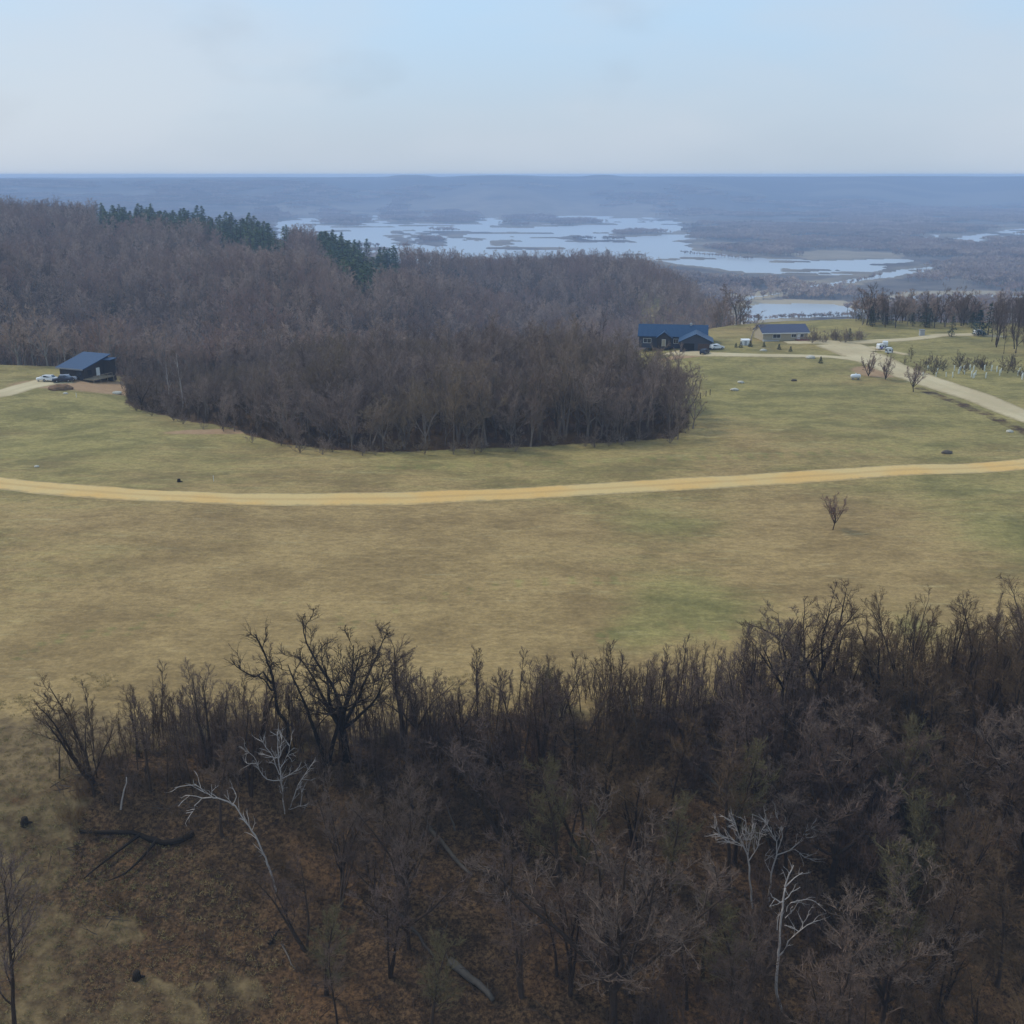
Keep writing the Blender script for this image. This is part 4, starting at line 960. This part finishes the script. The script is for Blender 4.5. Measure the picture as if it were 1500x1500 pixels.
# tan house
p = ground(1150, 499)
hs = link('house', None, loc=p, rz=math.radians(7)); tag(hs, 'tan house with slate blue gable roof and red brown deck before the pond', 'house')
b = MB(); b.prism([(0, -1), (0, 2.9), (4.4, 4.9), (8.8, 2.9), (8.8, -1)], -8, 8, 'x'); b.build('wall', M['tan_wall'], hs)
b = MB(); gable_roof(b, -8, 8, 0, 8.8, 2.95, 2.0, axis='x', ov=.6); b.build('roof', M['grey_roof'], hs)
b = MB(); b.box(-8.6, 8.6, -.72, -.64, 2.5, 2.78); b.build('gutter', M['white'], hs)
opening(hs, 'window', -4.4, -1.8, 0, 1.0, 2.2); opening(hs, 'window', 2.2, 3.8, 0, 1.2, 2.2); opening(hs, 'window', 5.4, 6.5, 0, 1.2, 2.2); opening(hs, 'door', 4.3, 5.1, 0, 0, 2.1, mat=M['white'])
b = MB(); b.box(3.6, 8.2, -2.2, -.012, -.6, .45)
for x_ in (3.7, 5.2, 6.7, 8.1): b.box(x_-.05, x_+.05, -2.18, -2.08, .45, 1.35)
b.box(3.65, 8.15, -2.2, -2.06, 1.35, 1.43); b.build('deck', M['red_deck'], hs)
b = MB(); b.prism([(-8.2, -.5), (-2.5, -.5), (-2.5, .15), (-8.2, .5)], -1.4, -.012, 'y'); b.build('planter', M['brick'], hs)
# vehicles
def car(name, u, v, rz, mat, label, kind='suv', group=None, sc=1.0):
    p = ground(u, v)+Vector((0, 0, .12)); o = link(name, None, loc=p, rz=math.radians(rz), sc=sc); tag(o, label, 'truck' if kind == 'pickup' else 'car', group)
    b = MB()
    if kind == 'pickup': prof = [(-2.7,.45),(-2.7,1.05),(-.7,1.08),(-.5,1.75),(.75,1.78),(1.3,1.15),(2.5,1.02),(2.7,.75),(2.65,.4)]
    else: prof = [(-2.3,.45),(-2.3,1.1),(-2.05,1.65),(.4,1.7),(1.15,1.1),(2.15,.95),(2.35,.7),(2.3,.38)]
    n = len(prof)
    for s_ in (-1, 1): pass
    V0 = len(b.V)
    rows = [(-.90, .96), (-.84, 1.0), (.84, 1.0), (.90, .96)]
    for yy, k in rows:
        for x, z in prof: b.V.append(Vector((x*k, yy*(.84 if z > 1.3 else 1), z)))
    for r in range(3):
        for i in range(n):
            j = (i+1) % n; b.F.append((V0+r*n+i, V0+r*n+j, V0+(r+1)*n+j, V0+(r+1)*n+i)); b.M.append(0)
    b.F.append(tuple(range(V0, V0+n))); b.F.append(tuple(range(V0+4*n-1, V0+3*n-1, -1))); b.M += [0, 0]
    b.build('body', mat, o)
    g = MB(); w0, w1 = (-.45, .7) if kind == 'pickup' else (-1.85, .35)
    for s_ in (-1, 1):
        g.poly([(w0, s_*.86, 1.15), (w1+.35, s_*.86, 1.15), (w1, s_*.775, 1.62), (w0+.1, s_*.775, 1.62)])
    xa = .78 if kind == 'pickup' else .43; xb = 1.25 if kind == 'pickup' else 1.08
    g.poly([(xb+.02, -.72, 1.2), (xb+.02, .72, 1.2), (xa+.03, .66, 1.66), (xa+.03, -.66, 1.66)]); g.build('window', M['glass'], o)
    for x_ in (-1.5, 1.5):
        for y_ in (-.82, .82):
            t_ = MB(); k = 12
            pr = [(x_+.36*math.cos(i*2*math.pi/k), .36+.36*math.sin(i*2*math.pi/k)) for i in range(k)]; t_.prism(pr, y_-.11, y_+.13 if y_ > 0 else y_+.11, 'y')
            wh = t_.build('wheel', M['tyre'], o); r_ = MB(); pr = [(x_+.2*math.cos(i*2*math.pi/k), .36+.2*math.sin(i*2*math.pi/k)) for i in range(k)]
            yy = y_+(.131 if y_ > 0 else -.131); r_.prism(pr, min(yy, yy*.98), max(yy, yy*.98)+.01, 'y'); r_.build('rim', M['rim'], wh)
    xe = prof[-3][0]
    for y_ in (-.6, .6): h = MB(); h.box(xe*.985, xe+.03, y_-.16, y_+.16, .72, .88); h.build('headlight', M['lamp'], o)
car('parked_car', 75, 559, -8, M['car_white'], 'white car parked left of the dark cabin, further from it', 'suv')
car('pickup_truck', 92, 560, 200, M['car_dark'], 'dark pickup parked at the left corner of the dark cabin', 'pickup')
car('parked_car', 100, 558, 14, M['car_silver'], 'silver blue car half behind the dark pickup by the cabin', 'suv')
car('parked_car', 1032, 519, 60, M['car_dark'], 'dark car parked before the brown garage door', 'suv')
car('parked_car', 1050, 512, 20, M['car_white'], 'white car parked right of the dark blue house', 'suv')
car('parked_car', 1434, 490, 30, M['car_white'], 'white car parked at the far end of the upper driveway', 'suv')
def capsule(name, u, v, rz, L, r, mat, label, cat):
    p = ground(u, v); o = link(name, None, loc=p, rz=math.radians(rz)); tag(o, label, cat); b = MB()
    pts = [Vector((x, 0, r+.35)) for x in (-L/2, -L/2+.08, -L/2+.25, -L/2+.5, L/2-.5, L/2-.25, L/2-.08, L/2)]
    b.tube(pts, [r*.15, r*.55, r*.85, r, r, r*.85, r*.55, r*.15], 16); me = b.mesh(name+' shell', [mat], True); link('shell', me, o)
    for x in (-L*.28, L*.28): c_ = MB(); c_.box(x-.12, x+.12, -r*.8, r*.8, -.1, .5); c_.build('leg', M['steel'], o)
    c_ = MB(); c_.tube([Vector((0, 0, 2*r+.3)), Vector((0, 0, 2*r+.55))], [.2, .18], 10); c_.build('valve_dome', mat, o); return o
capsule('gas_tank', 1253, 556, 6, 3.0, .62, M['car_white'], 'white gas tank lying on the grass below the bushy trees', 'tank')
capsule('gas_tank', 60, 559, 10, 2.4, .45, M['white'], 'small white gas tank at the far left of the cabin cars', 'tank')
p = ground(1092, 506); sh = link('garden_shed', None, loc=p, rz=.05); tag(sh, 'small white shed between the dark blue house and the tan house', 'shed')
b = MB(); b.box(-1.3, 1.3, 0, 2, -.3, 1.7); b.build('wall', M['white'], sh); b = MB(); gable_roof(b, -1.3, 1.3, 0, 2, 1.72, .35, .15, .08); b.build('roof', M['white'], sh); opening(sh, 'door', -.4, .4, 0, 0, 1.5, mat=M['brick'])
p = ground(1351, 492); sh = link('utility_box', None, loc=p); tag(sh, 'grey utility hut before the cedars in the tree row', 'hut')
b = MB(); b.box(-.8, .8, 0, 1.4, -.2, 2.0); b.build('wall', M['brick'], sh); b = MB(); b.box(-.95, .95, -.15, 1.55, 2.003, 2.15); b.build('roof', M['steel'], sh)
# camper trailers
def trailer(u, v, rz, label, L=6.0, tarp=False):
    p = ground(u, v); o = link('camper_trailer', None, loc=p, rz=math.radians(rz), sc=.72); tag(o, label, 'trailer')
    b = MB(); b.prism([(-L/2, .55), (-L/2, 2.3), (-L/2+.4, 2.7), (L/2-.7, 2.7), (L/2, 1.7), (L/2-.2, .55)], -1.1, 1.1, 'y'); b.build('body', M['car_white'], o)
    for x in (-1.6, .1): g = MB(); g.box(x, x+.9, -1.13, -1.102, 1.4, 2.0); g.build('window', M['glass'], o)
    g = MB(); g.box(1.25, 1.85, -1.13, -1.102, .65, 2.2); g.build('door', M['steel'], o)
    for s_ in (-1, 1):
        t_ = MB(); k = 12; t_.prism([(.35*math.cos(i*2*math.pi/k)-.3, .35+.35*math.sin(i*2*math.pi/k)) for i in range(k)], s_*1.0-.1, s_*1.0+.1, 'y'); t_.build('wheel', M['tyre'], o)
    g = MB(); g.tube([Vector((L/2-.2, 0, .55)), Vector((L/2+1.0, 0, .5))], [.06, .06], 6); g.build('hitch', M['steel'], o)
    if tarp: g = MB(); g.box(-L/2+.5, .4, -1.16, -1.14, .7, 1.35); g.build('side_panel', M['purple'], o)
trailer(1290, 512, 20, 'white camper trailer with purple side panel above the bushy trees', 3.4, True)
trailer(1302, 518, -25, 'white camper trailer nearest the pair of bushy trees', 3.2)
trailer(1296, 508, 80, 'white camper trailer behind the other two', 3.0)
# tree shelters in rows, rocks, posts
random.seed(5)
for i in range(30):
    u = random.uniform(1350, 1500); v = random.choice((541, 546, 551))+random.uniform(-1, 1)+(u-1350)*.035
    p = ground(u, v); b = MB() if i == 0 else None
    if i == 0:
        b.tube([Vector((0, 0, -.1)), Vector((0, 0, .7)), Vector((0, 0, 1.45))], [.10, .095, .09], 8); b.tube([Vector((.16, 0, -.1)), Vector((.16, 0, 1.6))], [.03, .03], 5); tube_me = b.mesh('tree shelter', [M['tube']], True)
    o = link('tree_shelter', tube_me, loc=p, sc=random.uniform(.8, 1.3)); o.rotation_euler = (random.uniform(-.08, .08), random.uniform(-.08, .08), 0)
    tag(o, 'white plastic tree shelter in the planted rows on the right meadow', 'tree shelter', 'tree shelters in the planted rows')
for i in range(26):
    u = random.uniform(1318, 1500); v = random.uniform(533, 548)+(u-1350)*.03
    k = 'shrub%d' % random.randrange(3); put('shrub', k, ground(u, v), random.uniform(.5, .95), 'low leafless shrub among the white tree shelters on the right meadow', 'shrub', 'shrubs among the tree shelters')
random.seed(15)
def rock(u, v, s_, label, mat=None):
    p = ground(u, v); bm = bmesh.new(); bmesh.ops.create_icosphere(bm, subdivisions=2, radius=1)
    for q in bm.verts:
        k = 1+.28*mnoise.noise(q.co*1.3+Vector((u, v, 0))); q.co = Vector((q.co.x*k*s_*1.4, q.co.y*k*s_, q.co.z*k*s_*.65+s_*.25))
    me = bpy.data.meshes.new('rock'); bm.to_mesh(me); bm.free(); me.materials.append(mat or M['rock'])
    tag(link('boulder', me, loc=p), label, 'rock')
rock(1085, 561, .7, 'pale boulder on the meadow below the young spruces'); rock(1076, 572, .8, 'pale boulder just below the first one on the right meadow')
rock(1187, 525, 1.1, 'low pale rock beside the gravel yard by the lone young spruce'); rock(1118, 514, .8, 'flat pale rock on the bank before the tan house')
rock(1163, 558, .6, 'small dark rock on the meadow below the gravel yard', M['log']); rock(1387, 664, .8, 'brown rock above the gravel road at the right', M['pale_log'])
rock(1479, 633, .6, 'pale rock beside the driveway ditch at the right edge'); rock(172, 577, .9, 'pale rock on the red soil below the cabin'); rock(96, 577, .5, 'small pale rock before the soil mound below the cabin')
rock(54, 684, .4, 'small white stone in the grass above the road at the left')
p = ground(88, 570); bm = bmesh.new(); bmesh.ops.create_icosphere(bm, subdivisions=4, radius=1)
for q in bm.verts: k = 1+.2*mnoise.noise(q.co*2.2); q.co = Vector((q.co.x*3.2*k, q.co.y*2.2*k, max(q.co.z, -.3)*1.3*k))
me = bpy.data.meshes.new('soil mound'); bm.to_mesh(me); bm.free(); me.materials.append(plain('turned red brown soil', (.16, .095, .055), .95, .1, var=.4)); me.shade_smooth()
tag(link('soil_mound', me, loc=p), 'brown heap of dug soil in front of the parked cars by the cabin', 'soil heap')
for k, (u, v) in enumerate(((1026, 584), (1034, 581), (1040, 579))):
    p = ground(u, v); b = MB(); b.box(-.09, .09, -.09, .09, -.3, 1.5); b.box(-.11, .11, -.11, .11, 1.5, 1.56)
    tag(b.build('fence_post', M['log'], loc=p), 'dark wooden post at the right tip of the middle wood', 'post', 'posts at the tip of the middle wood')
for (u, v) in ((112, 580), (424//4+58, 548)):
    pass
p = ground(112, 582); b = MB(); b.tube([Vector((0, 0, -.2)), Vector((0, 0, 1.2))], [.06, .05], 6); tag(b.build('marker_stake', M['white'], loc=p), 'thin white marker stake on the grass below the cabin', 'stake')
p = ground(313, 705); b = MB(); b.tube([Vector((0, 0, -.2)), Vector((0, 0, 1.1))], [.06, .05], 6); tag(b.build('marker_stake', M['tube'], loc=p), 'thin pale marker stake on the bank above the road at the left', 'stake')
# ------------------------------------------------------------------ sky, sun, haze, camera
W = bpy.data.worlds.new('World'); S.world = W; W.use_nodes = True; t = W.node_tree; t.nodes.clear()
SUN_EL, SUN_AZ = math.radians(46), math.radians(-62)   # azimuth from +Y towards +X
sky = N(t, 'ShaderNodeTexSky'); sky.sky_type = 'NISHITA'; sky.sun_disc = False; sky.sun_elevation = SUN_EL; sky.sun_rotation = SUN_AZ
sky.air_density = 1.2; sky.dust_density = 2.0; sky.altitude = 300
tc = N(t, 'ShaderNodeTexCoord'); d = tc.outputs['Generated']
sp = N(t, 'ShaderNodeSeparateXYZ'); t.links.new(d, sp.inputs[0])
el = sp.outputs[2]
veil = mixc(t, rng(t, el, .0, .20), (5.4, 6.6, 8.1), (5.1, 7.8, 10.8))
cn = noise(t, mapping(t, d, (1, 1, 3.0)), 2.6, 4, .5)
cn2 = noise(t, mapping(t, d, (1, 1, 2.2), .4), 5.5, 4, .5)
veil = mixc(t, rng(t, cn, .35, .68), veil, (6.1, 7.2, 8.7))
veil = mixc(t, mathn(t, 'MULTIPLY', rng(t, cn2, .56, .72), .20), veil, (3.7, 4.4, 5.6))
c = mixc(t, .80, sky.outputs[0], veil)
bg = N(t, 'ShaderNodeBackground'); bg.inputs[1].default_value = .1; t.links.new(c, bg.inputs[0])
wo = N(t, 'ShaderNodeOutputWorld'); t.links.new(bg.outputs[0], wo.inputs[0])
sl = bpy.data.lights.new('sun', 'SUN'); sl.energy = 2.2; sl.angle = math.radians(9); sl.color = (1, .95, .87)
so = link('sun', sl)
sd = Vector((math.sin(SUN_AZ)*math.cos(SUN_EL), math.cos(SUN_AZ)*math.cos(SUN_EL), math.sin(SUN_EL)))
so.rotation_euler = sd.to_track_quat('Z', 'Y').to_euler()
hb = MB(); hb.box(-9800, 9800, -60, 9500, -104, 58.3)
m = bpy.data.materials.new('valley haze'); m.use_nodes = True; t = m.node_tree; t.nodes.clear()
pv = N(t, 'ShaderNodeVolumePrincipled'); pv.inputs['Color'].default_value = (.52, .70, 1.0, 1); pv.inputs['Density'].default_value = 2.1e-4; pv.inputs['Anisotropy'].default_value = 0
mo = N(t, 'ShaderNodeOutputMaterial'); t.links.new(pv.outputs[0], mo.inputs['Volume'])
tag(hb.build('haze', m), 'thin blue haze filling the river valley', 'haze', kind='stuff')
cam = bpy.data.cameras.new('camera'); cam.sensor_fit = 'VERTICAL'; cam.angle = 2*math.atan(750/F); cam.clip_end = 40000; cam.clip_start = .5
co = link('camera', cam, loc=(0, 0, CZ)); co.rotation_euler = (math.pi/2-P, 0, 0); S.camera = co
S.view_settings.view_transform = 'Standard'; S.view_settings.look = 'None'; S.view_settings.exposure = 0; S.view_settings.gamma = 1
S.cycles.use_denoising = True; S.cycles.denoiser = 'OPENIMAGEDENOISE'; S.cycles.denoising_input_passes = 'RGB_ALBEDO_NORMAL'; S.cycles.denoising_prefilter = 'ACCURATE'
S.cycles.max_bounces = 4; S.cycles.diffuse_bounces = 2; S.cycles.glossy_bounces = 2; S.cycles.volume_bounces = 3; S.cycles.transparent_max_bounces = 8
S.cycles.use_adaptive_sampling = True
